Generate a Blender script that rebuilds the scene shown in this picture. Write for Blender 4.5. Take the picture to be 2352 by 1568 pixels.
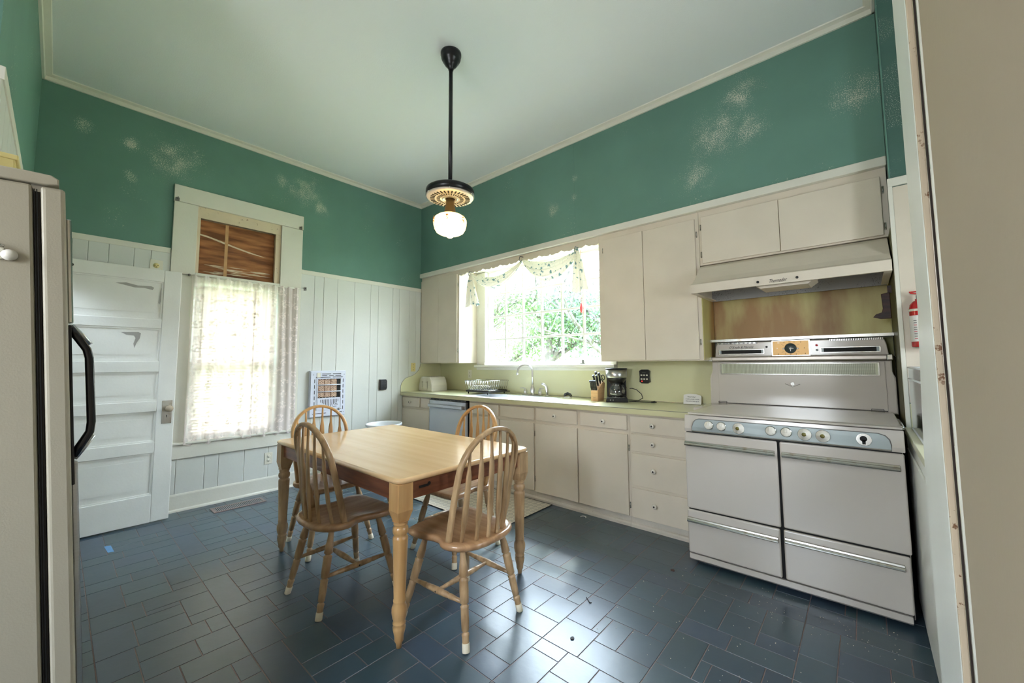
import bpy, bmesh, math, random
from mathutils import Vector, Matrix, Euler
random.seed(7)
PI = math.pi
for o in list(bpy.data.objects): bpy.data.objects.remove(o)
SC = bpy.context.scene
COL = SC.collection

# ------------------------------------------------------------------ camera
cam = bpy.data.cameras.new('camera')
camo = bpy.data.objects.new('camera', cam); COL.objects.link(camo)
YAW, PIT, ROL = .7132, .0752, -.0070
fwd = Vector((-math.sin(YAW)*math.cos(PIT), math.cos(YAW)*math.cos(PIT), math.sin(PIT)))
rgt = Vector((math.cos(YAW), math.sin(YAW), 0)); up = rgt.cross(fwd)
r2 = math.cos(ROL)*rgt + math.sin(ROL)*up; u2 = -math.sin(ROL)*rgt + math.cos(ROL)*up
M = Matrix((r2, u2, -fwd)).transposed().to_4x4(); M.translation = Vector((4.64, -3.2802, 1.2697))
camo.matrix_world = M
cam.lens = 14.0; cam.sensor_width = 36.0; cam.clip_start = .02; cam.clip_end = 300
cam.shift_x = -(1190.19-1176)/2352; cam.shift_y = (766.55-784)/2352
SC.camera = camo

# ------------------------------------------------------------------ world, daylight, exposure
W = bpy.data.worlds.new('sky'); SC.world = W; W.use_nodes = True
nt = W.node_tree; nt.nodes.clear()
out = nt.nodes.new('ShaderNodeOutputWorld'); bg = nt.nodes.new('ShaderNodeBackground')
# bright overcast sky: three times brighter overhead than at the horizon
wtc = nt.nodes.new('ShaderNodeTexCoord'); wsx = nt.nodes.new('ShaderNodeSeparateXYZ'); wmr = nt.nodes.new('ShaderNodeMapRange'); wmx = nt.nodes.new('ShaderNodeMix')
nt.links.new(wtc.outputs['Generated'], wsx.inputs[0]); nt.links.new(wsx.outputs[2], wmr.inputs[0])
wmr.inputs[1].default_value = 0; wmr.inputs[2].default_value = 1; wmr.inputs[3].default_value = 4.5; wmr.inputs[4].default_value = 25
wmx.data_type = 'RGBA'; wmx.inputs[6].default_value = (.88, .95, 1, 1); wmx.inputs[7].default_value = (.60, .76, 1, 1)
nt.links.new(wsx.outputs[2], wmx.inputs[0]); nt.links.new(wmx.outputs[2], bg.inputs[0]); nt.links.new(wmr.outputs[0], bg.inputs[1])
nt.links.new(bg.outputs[0], out.inputs[0])
def sun(rot, e, col=(1, .95, .85), ang=2):
    l = bpy.data.lights.new('sun', 'SUN'); l.energy = e; l.color = col; l.angle = math.radians(ang)
    o = bpy.data.objects.new('sun', l); COL.objects.link(o); o.rotation_euler = rot
sun((math.radians(38), 0, math.radians(200)), 3.0)
def area(name, loc, rot, sx, sy, e, col):
    l = bpy.data.lights.new(name, 'AREA'); l.shape = 'RECTANGLE'; l.size = sx; l.size_y = sy; l.energy = e; l.color = col
    o = bpy.data.objects.new(name, l); COL.objects.link(o); o.location = loc; o.rotation_euler = rot
    return o
# added fill light outside a made-up, unseen window opening in wall_rear behind the camera
area('added_rear_fill', (3.75, -5.05, 1.75), (PI/2, 0, 0), .9, 1.0, 8, (.95, .97, 1))
# added fill light for the left wall, at an invented side window in wall_right
area('added_side_fill', (5.75, -1.35, 1.55), (0, PI/2, 0), 0.7, .45, 6, (.92, .96, 1.0))
SC.view_settings.view_transform = 'Standard'; SC.view_settings.look = 'None'
SC.view_settings.exposure = 1.3; SC.view_settings.gamma = 1; SC.view_settings.use_curve_mapping = False

# ------------------------------------------------------------------ materials
def lin(c):
    r = []
    for v in c:
        v /= 255.; r.append(v/12.92 if v <= .04045 else ((v+.055)/1.055)**2.4)
    return tuple(r)+(1,)
def mat(name, c, rough=.5, metal=0, var=0, vs=6, c2=None, bump=0, bs=60, coat=0, stretch=None, det=6, spec=None, band=None, scuff=None, emit=None, trans=0, spots=None):
    m = bpy.data.materials.new(name); m.use_nodes = True; t = m.node_tree; n = t.nodes; L = t.links
    b = n['Principled BSDF']; b.inputs['Base Color'].default_value = lin(c); b.inputs['Roughness'].default_value = rough
    b.inputs['Metallic'].default_value = metal; b.inputs['Coat Weight'].default_value = coat
    b.inputs['Coat Roughness'].default_value = .30 if coat == .35 else .12
    if spec is not None: b.inputs['Specular IOR Level'].default_value = spec
    if trans: b.inputs['Transmission Weight'].default_value = trans
    tc = n.new('ShaderNodeTexCoord'); mp = n.new('ShaderNodeMapping'); L.new(tc.outputs['Object'], mp.inputs[0])
    if stretch: mp.inputs['Scale'].default_value = stretch
    col = None
    if var or c2:
        no = n.new('ShaderNodeTexNoise'); no.inputs['Scale'].default_value = vs; no.inputs['Detail'].default_value = det
        L.new(mp.outputs[0], no.inputs[0])
        ramp = n.new('ShaderNodeValToRGB'); e = ramp.color_ramp.elements
        a = lin(c); d = lin(c2) if c2 else tuple(max(0, v*(1-var)) for v in a[:3])+(1,)
        e[0].position = band[0] if band else .35; e[1].position = band[1] if band else .65
        e[0].color = a; e[1].color = d
        L.new(no.outputs[0], ramp.inputs[0]); col = ramp.outputs[0]
    for sc in (scuff or []):   # worn flecks: (colour, fine scale, fine threshold, coarse scale, coarse threshold)
        cc, fs, ft, cs, ct = sc
        f = n.new('ShaderNodeTexNoise'); f.inputs['Scale'].default_value = fs; f.inputs['Detail'].default_value = 8; f.inputs['Roughness'].default_value = .7
        g = n.new('ShaderNodeTexNoise'); g.inputs['Scale'].default_value = cs; g.inputs['Detail'].default_value = 2
        L.new(tc.outputs['Object'], f.inputs[0]); L.new(tc.outputs['Object'], g.inputs[0])
        mf = n.new('ShaderNodeMapRange'); mf.inputs[1].default_value = ft; mf.inputs[2].default_value = ft+.03
        mg = n.new('ShaderNodeMapRange'); mg.inputs[1].default_value = ct; mg.inputs[2].default_value = ct+.08
        L.new(f.outputs[0], mf.inputs[0]); L.new(g.outputs[0], mg.inputs[0])
        mu = n.new('ShaderNodeMath'); mu.operation = 'MULTIPLY'; L.new(mf.outputs[0], mu.inputs[0]); L.new(mg.outputs[0], mu.inputs[1])
        mx = n.new('ShaderNodeMix'); mx.data_type = 'RGBA'
        L.new(mu.outputs[0], mx.inputs[0])
        if col: L.new(col, mx.inputs[6])
        else: mx.inputs[6].default_value = lin(c)
        mx.inputs[7].default_value = lin(cc); col = mx.outputs[2]
    if spots:   # rubbed patches: fine flecks gathered round given points of the wall (x, y, z, radius)
        cc, pts = spots; acc = None
        for x, y, z, r in pts:
            d = n.new('ShaderNodeVectorMath'); d.operation = 'DISTANCE'; L.new(tc.outputs['Object'], d.inputs[0]); d.inputs[1].default_value = (x, y, z)
            q = n.new('ShaderNodeMapRange'); q.inputs[1].default_value = r; q.inputs[2].default_value = r*.25; L.new(d.outputs['Value'], q.inputs[0])
            if acc is None: acc = q.outputs[0]
            else:
                a = n.new('ShaderNodeMath'); a.operation = 'MAXIMUM'; L.new(acc, a.inputs[0]); L.new(q.outputs[0], a.inputs[1]); acc = a.outputs[0]
        f = n.new('ShaderNodeTexNoise'); f.inputs['Scale'].default_value = 150; f.inputs['Detail'].default_value = 9; f.inputs['Roughness'].default_value = .78; L.new(tc.outputs['Object'], f.inputs[0])
        g = n.new('ShaderNodeTexNoise'); g.inputs['Scale'].default_value = 9; g.inputs['Detail'].default_value = 4; L.new(tc.outputs['Object'], g.inputs[0])
        s1 = n.new('ShaderNodeMath'); s1.operation = 'MULTIPLY_ADD'; s1.inputs[1].default_value = .13; s1.inputs[2].default_value = -.20; L.new(acc, s1.inputs[0])
        s2 = n.new('ShaderNodeMath'); s2.operation = 'MULTIPLY_ADD'; s2.inputs[1].default_value = .22; L.new(g.outputs[0], s2.inputs[0]); L.new(s1.outputs[0], s2.inputs[2])
        s3 = n.new('ShaderNodeMath'); s3.operation = 'ADD'; L.new(f.outputs[0], s3.inputs[0]); L.new(s2.outputs[0], s3.inputs[1])
        mf = n.new('ShaderNodeMapRange'); mf.inputs[1].default_value = .55; mf.inputs[2].default_value = .60; L.new(s3.outputs[0], mf.inputs[0])
        gt = n.new('ShaderNodeMath'); gt.operation = 'MULTIPLY'; L.new(mf.outputs[0], gt.inputs[0])
        g0 = n.new('ShaderNodeMath'); g0.operation = 'GREATER_THAN'; g0.inputs[1].default_value = .02; L.new(acc, g0.inputs[0]); L.new(g0.outputs[0], gt.inputs[1])
        mx = n.new('ShaderNodeMix'); mx.data_type = 'RGBA'; L.new(gt.outputs[0], mx.inputs[0])
        if col: L.new(col, mx.inputs[6])
        else: mx.inputs[6].default_value = lin(c)
        mx.inputs[7].default_value = lin(cc); col = mx.outputs[2]
    if col: L.new(col, b.inputs['Base Color'])
    if bump:
        no = n.new('ShaderNodeTexNoise'); no.inputs['Scale'].default_value = bs; no.inputs['Detail'].default_value = 5
        L.new(mp.outputs[0], no.inputs[0])
        bu = n.new('ShaderNodeBump'); bu.inputs['Strength'].default_value = bump; bu.inputs['Distance'].default_value = .004
        L.new(no.outputs[0], bu.inputs['Height']); L.new(bu.outputs[0], b.inputs['Normal'])
    if emit:
        b.inputs['Emission Color'].default_value = lin(emit[0]); b.inputs['Emission Strength'].default_value = emit[1]
    return m
def glassmat(name, tint=(1, 1, 1), refl=.12, rough=.02):
    m = bpy.data.materials.new(name); m.use_nodes = True; t = m.node_tree; n = t.nodes; L = t.links
    n.clear(); o = n.new('ShaderNodeOutputMaterial'); mx = n.new('ShaderNodeMixShader')
    tr = n.new('ShaderNodeBsdfTransparent'); tr.inputs[0].default_value = tint+(1,)
    gl = n.new('ShaderNodeBsdfGlossy'); gl.inputs['Roughness'].default_value = rough
    fr = n.new('ShaderNodeFresnel'); fr.inputs[0].default_value = 1.45
    ad = n.new('ShaderNodeMath'); ad.operation = 'ADD'; ad.inputs[1].default_value = refl; ad.use_clamp = True
    ge = n.new('ShaderNodeNewGeometry'); iv = n.new('ShaderNodeMath'); iv.operation = 'SUBTRACT'; iv.inputs[0].default_value = 1; L.new(ge.outputs['Backfacing'], iv.inputs[1])
    mb_ = n.new('ShaderNodeMath'); mb_.operation = 'MULTIPLY'; L.new(fr.outputs[0], mb_.inputs[0]); L.new(iv.outputs[0], mb_.inputs[1])
    L.new(mb_.outputs[0], ad.inputs[0]); L.new(ad.outputs[0], mx.inputs[0]); L.new(tr.outputs[0], mx.inputs[1]); L.new(gl.outputs[0], mx.inputs[2])
    L.new(mx.outputs[0], o.inputs[0]); return m
WH = (232, 224, 210)
m_teal = mat('teal_wall_paint', (102, 143, 130), .55, var=.14, vs=1.6, bump=.25, bs=40, scuff=[((212, 214, 196), 70, .60, 2.2, .60), ((40, 62, 56), 90, .68, 4, .55)], spots=((214, 214, 198), [(0, -3.233, 3.202, .10), (0, -2.96, 3.17, .10), (0, -2.68, 3.13, .30), (0, -2.95, 2.88, .08), (0, -1.80, 3.25, .12), (0, -1.54, 3.22, .28), (0, -1.38, 3.07, .14), (4.04, 0, 3.30, .22), (3.87, 0, 3.05, .34), (4.10, 0, 3.02, .20), (2.55, 0, 2.92, .07), (2.56, 0, 3.1, .06), (2.29, 0, 2.86, .12), (3.70, 0, 2.76, .22), (4.69, 0, 3.0, .22)]))
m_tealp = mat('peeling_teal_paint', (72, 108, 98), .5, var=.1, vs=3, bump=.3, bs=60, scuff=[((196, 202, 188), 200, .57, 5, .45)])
m_ceil = mat('ceiling_paint', (224, 229, 228), .8, bump=.2, bs=120)
m_white = mat('white_gloss_paint', (232, 232, 226), .38, var=.05, vs=5, bump=.12, bs=70, scuff=[((150, 135, 115), 45, .72, 6, .58)])
m_bead = mat('white_beadboard_paint', (216, 218, 212), .42, var=.04, vs=3, bump=.1, bs=50)
m_pale = mat('pale_trim_paint', (224, 222, 210), .42, var=.04, vs=4, bump=.15, bs=60, scuff=[((160, 150, 135), 50, .67, 5, .55)])
m_cab = mat('cream_cabinet_paint', (220, 209, 192), .42, var=.05, vs=4, bump=.14, bs=90, scuff=[((140, 118, 92), 60, .71, 6, .55)])
m_toe = mat('scuffed_toe_paint', (200, 193, 182), .55, var=.1, vs=8, scuff=[((92, 84, 76), 150, .62, 7, .48)])
m_lam = mat('yellow_green_laminate', (216, 214, 174), .28, var=.04, vs=3, coat=.2)
m_lamst = mat('grease_stained_laminate', (206, 198, 130), .45, c2=(162, 124, 74), vs=3.6, band=(.40, .62), stretch=(1, 1, .3), det=10, scuff=[((90, 58, 25), 40, .66, 5, .5)])
m_lamd = mat('green_stained_panel', (150, 148, 70), .5, c2=(92, 84, 40), vs=4, band=(.4, .7))
m_beige = mat('beige_plaster', (180, 164, 142), .75, var=.05, vs=1.3, bump=.15, bs=70, scuff=[((120, 98, 78), 30, .72, 4, .55)])
m_casing = mat('glossy_casing_paint', (236, 236, 230), .38, var=.05, vs=4, bump=.25, bs=9, stretch=(1, 1, .35))
m_edge = mat('chipped_casing_edge', (208, 188, 160), .5, var=.1, vs=6, scuff=[((120, 80, 48), 30, .58, 7, .5)])
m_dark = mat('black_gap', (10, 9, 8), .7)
m_black = mat('black_plastic', (16, 18, 22), .32)
m_navy = mat('black_handle_plastic', (12, 14, 24), .25)
m_chrome = mat('chrome', (215, 215, 212), .16, 1, var=.15, vs=14)
m_chromew = mat('worn_chrome', (196, 196, 190), .22, 1, c2=(160, 142, 112), vs=20, band=(.55, .8))
m_steel = mat('brushed_steel', (188, 190, 192), .3, 1, stretch=(1, 1, 30), var=.08, vs=20)
m_nickel = mat('brushed_nickel', (186, 182, 178), .28, 1)
m_enamel = mat('white_stove_enamel', (198, 190, 181), .16, var=.03, vs=3, coat=.3, scuff=[((150, 110, 70), 34, .71, 5, .55)])
m_enb = mat('white_heater_enamel', (216, 220, 232), .25)
m_panel = mat('silver_control_panel', (146, 154, 153), .42, .35, var=.1, vs=9)
m_fr = mat('almond_fridge_enamel', (172, 165, 147), .42, bump=.1, bs=260, scuff=[((110, 90, 66), 40, .72, 6, .55)])
m_gask = mat('dark_door_gasket', (30, 24, 18), .6, var=.5, vs=12)
m_oak = mat('pale_oak_tabletop', (228, 192, 146), .2, c2=(218, 180, 132), vs=2.6, stretch=(.35, 5, 1), det=6, coat=.45)
m_honey = mat('honey_maple', (204, 162, 108), .3, c2=(182, 138, 86), vs=5, stretch=(4, 4, .5), det=8, coat=.3)
m_worn = mat('worn_blond_wood', (194, 162, 122), .42, c2=(152, 120, 84), vs=9, stretch=(3, 3, .6), det=9, coat=.12, scuff=[((98, 70, 44), 50, .66, 9, .5)])
m_seat = mat('wood_seat', (186, 148, 110), .3, c2=(160, 120, 84), vs=7, stretch=(5, .6, 1), det=9, coat=.3)
m_maho = mat('red_brown_apron_wood', (132, 78, 50), .36, c2=(98, 52, 32), vs=8, stretch=(.6, .6, 5), det=8, coat=.3)
m_ply = mat('weathered_plywood', (176, 116, 70), .75, c2=(112, 66, 36), vs=3.2, stretch=(1, 1.0, 7), det=10, band=(.35, .62), scuff=[((232, 214, 186), 9, .62, 2.3, .56)])
m_tip = mat('cream_rubber_tip', (226, 216, 192), .6)
m_tile = [mat('slate_vinyl_%d' % i, c, .33, c2=d, vs=2.2, det=7, bump=.3, bs=16, coat=.35, spec=.5) for i, (c, d) in enumerate([((58, 78, 90), (50, 68, 80)), ((54, 74, 86), (60, 81, 92)), ((52, 72, 80), (58, 78, 88)), ((60, 77, 94), (52, 68, 82))])]
m_grout = mat('brown_grout_line', (134, 114, 110), .6, var=.25, vs=40)
m_pore = mat('white_porcelain', (226, 221, 210), .12, coat=.4)
m_sink = mat('white_sink_enamel', (232, 236, 240), .14, coat=.3)
m_plate = mat('ivory_plastic', (226, 222, 206), .4)
m_yel = mat('yellowed_plastic', (222, 206, 140), .45)
m_red = mat('red_enamel', (178, 22, 28), .25, coat=.3)
m_lab = mat('white_label', (224, 222, 218), .5)
m_ink = mat('dark_ink', (28, 26, 26), .6)
m_inkg = mat('grey_ink', (110, 108, 104), .6)
m_grey = mat('grey_primer_patch', (164, 162, 156), .6)
m_brown = mat('brown_leather', (70, 34, 24), .5, c2=(40, 18, 14), vs=14, stretch=(1, 1, 5))
m_grille = mat('speckled_grey_enamel', (168, 166, 166), .5, scuff=[((40, 36, 34), 150, .58, 6, .4)])
m_wood = mat('light_knife_block_wood', (218, 178, 130), .45, c2=(204, 160, 112), vs=8, stretch=(1, 1, 6))
m_gold = mat('gold_clock_face', (206, 160, 92), .35, .2, var=.1, vs=8)
m_dial = mat('dark_green_dial', (38, 54, 54), .3)
m_ceram = mat('honeycomb_ceramic', (196, 162, 136), .7, c2=(140, 104, 82), vs=60, band=(.45, .55))
m_slat = mat('white_blind_slat', (244, 238, 232), .5)
_n = m_slat.node_tree.nodes; _l = m_slat.node_tree.links
_t = _n.new('ShaderNodeBsdfTranslucent'); _t.inputs[0].default_value = (.9, .84, .78, 1); _m = _n.new('ShaderNodeMixShader'); _m.inputs[0].default_value = .3
_l.new(_n['Principled BSDF'].outputs[0], _m.inputs[1]); _l.new(_t.outputs[0], _m.inputs[2]); _l.new(_m.outputs[0], _n['Material Output'].inputs[0])
m_ext = mat('exterior_siding', (220, 220, 214), .8)
m_trash = mat('white_bin_plastic', (226, 228, 230), .35)
m_glass = glassmat('window_glass', (.99, 1, .99), .0)
m_clear = glassmat('clear_plastic', (.86, .89, .92), .22, .08)
m_carafe = glassmat('carafe_glass', (.82, .84, .86), .16, .03)
m_film = None

# ------------------------------------------------------------------ mesh helpers
class MB:
    """collects pieces; build() links them as one mesh object"""
    def __init__(s): s.bm = bmesh.new()
    def _add(s, verts, faces, mi=0, smooth=False):
        vs = [s.bm.verts.new(v) for v in verts]
        for f in faces:
            try: fc = s.bm.faces.new([vs[i] for i in f]); fc.material_index = mi; fc.smooth = smooth
            except ValueError: pass
        return vs
    def box(s, x0, x1, y0, y1, z0, z1, mi=0, b=0, seg=2, rot=None, piv=None):
        t = bmesh.new(); bmesh.ops.create_cube(t, size=1)
        bmesh.ops.transform(t, matrix=Matrix.Translation(((x0+x1)/2, (y0+y1)/2, (z0+z1)/2)) @ Matrix.Diagonal((abs(x1-x0), abs(y1-y0), abs(z1-z0), 1)), verts=t.verts)
        if b: bmesh.ops.bevel(t, geom=t.edges[:], offset=b, segments=seg, profile=.5, affect='EDGES')
        s._merge(t, mi, rot, piv, False); return s
    def _merge(s, t, mi=0, rot=None, piv=None, smooth=None, mtx=None):
        if rot is not None:
            p = Vector(piv or (0, 0, 0)); mtx = Matrix.Translation(p) @ Euler(rot).to_matrix().to_4x4() @ Matrix.Translation(-p)
        if mtx is not None: bmesh.ops.transform(t, matrix=mtx, verts=t.verts)
        bmesh.ops.recalc_face_normals(t, faces=t.faces)
        idx = {}
        for v in t.verts: idx[v] = s.bm.verts.new(v.co)
        for f in t.faces:
            nf = s.bm.faces.new([idx[v] for v in f.verts]); nf.material_index = mi if mi is not None else f.material_index
            nf.smooth = f.smooth if smooth is None else smooth
        t.free()
    def lathe(s, prof, at=(0, 0, 0), ax=(0, 0, 1), n=20, mi=0, mtx=None):
        """prof: list of (radius, height) along axis from at"""
        A = Vector(ax).normalized(); q = Vector((0, 0, 1)).rotation_difference(A).to_matrix().to_4x4()
        T = Matrix.Translation(at) @ q
        if mtx is not None: T = mtx @ T
        t = bmesh.new(); rings = []
        for r, h in prof:
            if r < 1e-6: rings.append([t.verts.new((0, 0, h))])
            else: rings.append([t.verts.new((r*math.cos(2*PI*i/n), r*math.sin(2*PI*i/n), h)) for i in range(n)])
        for a, b in zip(rings, rings[1:]):
            for i in range(n):
                j = (i+1) % n
                if len(a) == 1 and len(b) == 1: continue
                if len(a) == 1: f = t.faces.new((a[0], b[i], b[j]))
                elif len(b) == 1: f = t.faces.new((a[i], a[j], b[0]))
                else: f = t.faces.new((a[i], a[j], b[j], b[i]))
                f.smooth = True
        if len(rings[0]) > 1: t.faces.new(rings[0][::-1])
        if len(rings[-1]) > 1: t.faces.new(rings[-1])
        s._merge(t, mi, mtx=T); return s
    def cyl(s, p0, p1, r, r1=None, n=16, mi=0):
        p0 = Vector(p0); p1 = Vector(p1); return s.lathe([(r, 0), (r if r1 is None else r1, (p1-p0).length)], p0, p1-p0, n, mi)
    def tube(s, pts, r, n=8, mi=0, closed=False, flat=None, upv=None):
        """swept tube; r float or list; flat = (w,t) half sizes for a rounded rectangular section"""
        P = [Vector(p) for p in pts]; N = len(P); R = r if isinstance(r, (list, tuple)) else [r]*N
        t = bmesh.new(); rings = []; pu = None
        for i, p in enumerate(P):
            if closed: d = P[(i+1) % N]-P[i-1]
            else: d = P[min(i+1, N-1)]-P[max(i-1, 0)]
            d.normalize()
            if upv is not None: u = Vector(upv)
            elif pu is not None: u = pu
            else: u = Vector((0, 0, 1)) if abs(d.z) < .9 else Vector((1, 0, 0))
            a = d.cross(u); a.normalize(); b = a.cross(d); b.normalize(); pu = b
            ring = []
            for k in range(n):
                th = 2*PI*(k+.5)/n; ca, sa = math.cos(th), math.sin(th)
                if flat:
                    w, h = flat if not isinstance(flat, list) else flat[i]
                    e = .5; ca = math.copysign(abs(ca)**e, ca); sa = math.copysign(abs(sa)**e, sa)
                    ring.append(t.verts.new(p+a*ca*w+b*sa*h))
                else: ring.append(t.verts.new(p+a*ca*R[i]+b*sa*R[i]))
            rings.append(ring)
        rr = list(zip(rings, rings[1:]))+([(rings[-1], rings[0])] if closed else [])
        for A, B in rr:
            for i in range(n):
                j = (i+1) % n; f = t.faces.new((A[i], A[j], B[j], B[i])); f.smooth = True
        if not closed: t.faces.new(rings[0][::-1]); t.faces.new(rings[-1])
        s._merge(t, mi); return s
    def prism(s, poly, axis, a, b, mi=0, bev=0, smooth=False):
        """2D polygon extruded along axis 'x' (poly=(y,z)), 'y' (poly=(x,z)), 'z' (poly=(x,y))"""
        def P(p, h): return {'x': (h, p[0], p[1]), 'y': (p[0], h, p[1]), 'z': (p[0], p[1], h)}[axis]
        t = bmesh.new(); A = [t.verts.new(P(p, a)) for p in poly]; B = [t.verts.new(P(p, b)) for p in poly]; N = len(poly)
        for i in range(N):
            j = (i+1) % N; f = t.faces.new((A[i], A[j], B[j], B[i])); f.smooth = smooth
        fa = t.faces.new(A[::-1]); fb = t.faces.new(B); t.normal_update()
        if bev: bmesh.ops.bevel(t, geom=list(set(fa.edges[:]+fb.edges[:])), offset=bev, segments=2, profile=.5, affect='EDGES')
        t.normal_update(); bmesh.ops.triangulate(t, faces=[f for f in t.faces if len(f.verts) > 4])
        s._merge(t, mi); return s
    def grid(s, fn, nu, nv, mi=0, smooth=True):
        vs = [[s.bm.verts.new(fn(i/nu, j/nv)) for j in range(nv+1)] for i in range(nu+1)]
        for i in range(nu):
            for j in range(nv):
                f = s.bm.faces.new((vs[i][j], vs[i+1][j], vs[i+1][j+1], vs[i][j+1])); f.material_index = mi; f.smooth = smooth
        return s
    def sphere(s, c, r, sc=(1, 1, 1), mi=0, n=16):
        t = bmesh.new(); bmesh.ops.create_uvsphere(t, u_segments=n, v_segments=max(6, n//2), radius=r)
        for f in t.faces: f.smooth = True
        s._merge(t, mi, mtx=Matrix.Translation(c) @ Matrix.Diagonal(tuple(sc)+(1,))); return s
    def build(s, name, mats, parent=None, **tags):
        me = bpy.data.meshes.new(name); s.bm.to_mesh(me); s.bm.free()
        for m in (mats if isinstance(mats, (list, tuple)) else [mats]): me.materials.append(m)
        o = bpy.data.objects.new(name, me); COL.objects.link(o)
        if parent: o.parent = parent
        for k, v in tags.items(): o[k] = v
        return o
def thing(name, label, cat, loc=(0, 0, 0), rot=(0, 0, 0), group=None):
    o = bpy.data.objects.new(name, None); COL.objects.link(o); o.location = loc; o.rotation_euler = rot
    o.empty_display_size = .1; o['label'] = label; o['category'] = cat
    if group: o['group'] = group
    return o
def root(name, label, cat, **k): return thing(name, label, cat, **k)
def struct(name, loc=None):
    o = bpy.data.objects.new(name, None); COL.objects.link(o); o['kind'] = 'structure'; return o
def bx(name, m, x0, x1, y0, y1, z0, z1, parent=None, b=0, **t): return MB().box(x0, x1, y0, y1, z0, z1, b=b).build(name, m, parent, **t)
def tag(o, label, cat, group=None):
    o['label'] = label; o['category'] = cat
    if group: o['group'] = group
    return o
def copy_tree(o, parent=None):
    c = o.copy(); COL.objects.link(c)
    if parent: c.parent = parent
    for ch in [x for x in bpy.data.objects if x.parent == o]: copy_tree(ch, c)
    return c
def text(name, s, size, mtx, m, parent, shear=0, ext=.0006, sx=1, align='CENTER'):
    cu = bpy.data.curves.new(name, 'FONT'); cu.body = s; cu.size = size; cu.shear = shear; cu.extrude = ext; cu.align_x = align; cu.align_y = 'CENTER'
    cu.resolution_u = 2
    t = bpy.data.objects.new(name, cu); COL.objects.link(t)
    bpy.context.view_layer.update()
    me = bpy.data.meshes.new_from_object(t); bpy.data.objects.remove(t)
    me.transform(mtx @ Matrix.Diagonal((sx, 1, 1, 1))); me.materials.append(m)
    o = bpy.data.objects.new(name, me); COL.objects.link(o); o.parent = parent; return o
FRONT = Matrix.Rotation(PI/2, 4, 'X')        # text that faces -y
def ft(x, y, z): return Matrix.Translation((x, y, z)) @ FRONT
EAST = Matrix.Rotation(PI/2, 4, 'Z') @ Matrix.Rotation(PI/2, 4, 'X')   # faces +x
def et(x, y, z): return Matrix.Translation((x, y, z)) @ EAST

# ================================================================== room shell
Wd, CZ, ZT, ZW = 4.81, 3.515, 2.53, 2.323
# floor slab with individual slate-look vinyl blocks
fl = struct('floor')
bx('floor_base', m_grout, -.12, 5.8, -5.1, .47, -.06, -.0016, fl)
mods = [
 [(0, .135, 0, .19), (0, .135, .19, .457), (.135, .457, 0, .135), (.135, .30, .135, .325), (.30, .457, .135, .325), (.135, .37, .325, .457), (.37, .457, .325, .457)],
 [(0, .19, 0, .195), (.19, .457, 0, .14), (.19, .30, .14, .33), (.30, .457, .14, .33), (0, .145, .195, .457), (.145, .19, .195, .33), (.145, .365, .33, .457), (.365, .457, .33, .457)],
 [(0, .21, 0, .125), (.21, .457, 0, .125), (0, .145, .125, .38), (.145, .30, .125, .315), (.30, .457, .125, .235), (.30, .457, .235, .457), (.145, .30, .315, .457), (0, .145, .38, .457)],
 [(0, .457, 0, .12), (0, .23, .12, .30), (.23, .335, .12, .39), (.335, .457, .12, .30), (0, .23, .30, .457), (.335, .457, .30, .457), (.23, .335, .39, .457)]]
tl = []
G0 = .0032
seq = 0
for i in range(-8, 6):
    for j in range(-9, 4):
        X0, Y0 = 3.44+.457*i, -1.28+.457*j
        md = mods[(i*2+j*3+((i*j) % 3)) % 4] if (i, j) != (0, 0) else mods[0]
        for k, (a, b, c, d) in enumerate(md):
            x0, x1, y0, y1 = max(X0+a, .0), min(X0+b, 5.7), max(Y0+c, -5.0), min(Y0+d, .30)
            if x1-x0 < .02 or y1-y0 < .02: continue
            cx, cy = (x0+x1)/2, (y0+y1)/2
            vx, vy = cx-4.64, cy+3.28
            dep = vx*fwd.x+vy*fwd.y; lat = vx*rgt.x+vy*rgt.y
            vis = dep > .9 and abs(lat) < dep*1.38+.2 and cy < -.25 and not (cx > 4.8)
            tl.append((0 if vis else 1, math.hypot(vx, vy), x0, x1, y0, y1, (i*7+j*5+k*3) % 4))
tl.sort()
stuffb = MB(); ntile = 0
for vis, dd, x0, x1, y0, y1, mi in tl:
    g = G0/2; bvl = .0012
    def slab(mb, mi_):
        z0, z1 = -.0017, 0.
        v = [(x0+g, y0+g, z0), (x1-g, y0+g, z0), (x1-g, y1-g, z0), (x0+g, y1-g, z0)]
        w = [(x0+g+bvl, y0+g+bvl, z1), (x1-g-bvl, y0+g+bvl, z1), (x1-g-bvl, y1-g-bvl, z1), (x0+g+bvl, y1-g-bvl, z1)]
        mb._add(v+w, [(4, 5, 6, 7), (0, 1, 5, 4), (1, 2, 6, 5), (2, 3, 7, 6), (3, 0, 4, 7), (3, 2, 1, 0)], mi_)
    if vis == 0 and ntile < 300:
        mb = MB(); slab(mb, 0); mb.build('floor_tile', m_tile[mi], fl); ntile += 1
    else: slab(stuffb, mi)
stuffb.build('far_floor_tiles', m_tile, fl, kind='stuff')

bx('ceiling', m_ceil, -.12, 5.8, -5.1, .47, CZ, CZ+.1, kind='structure')
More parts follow.
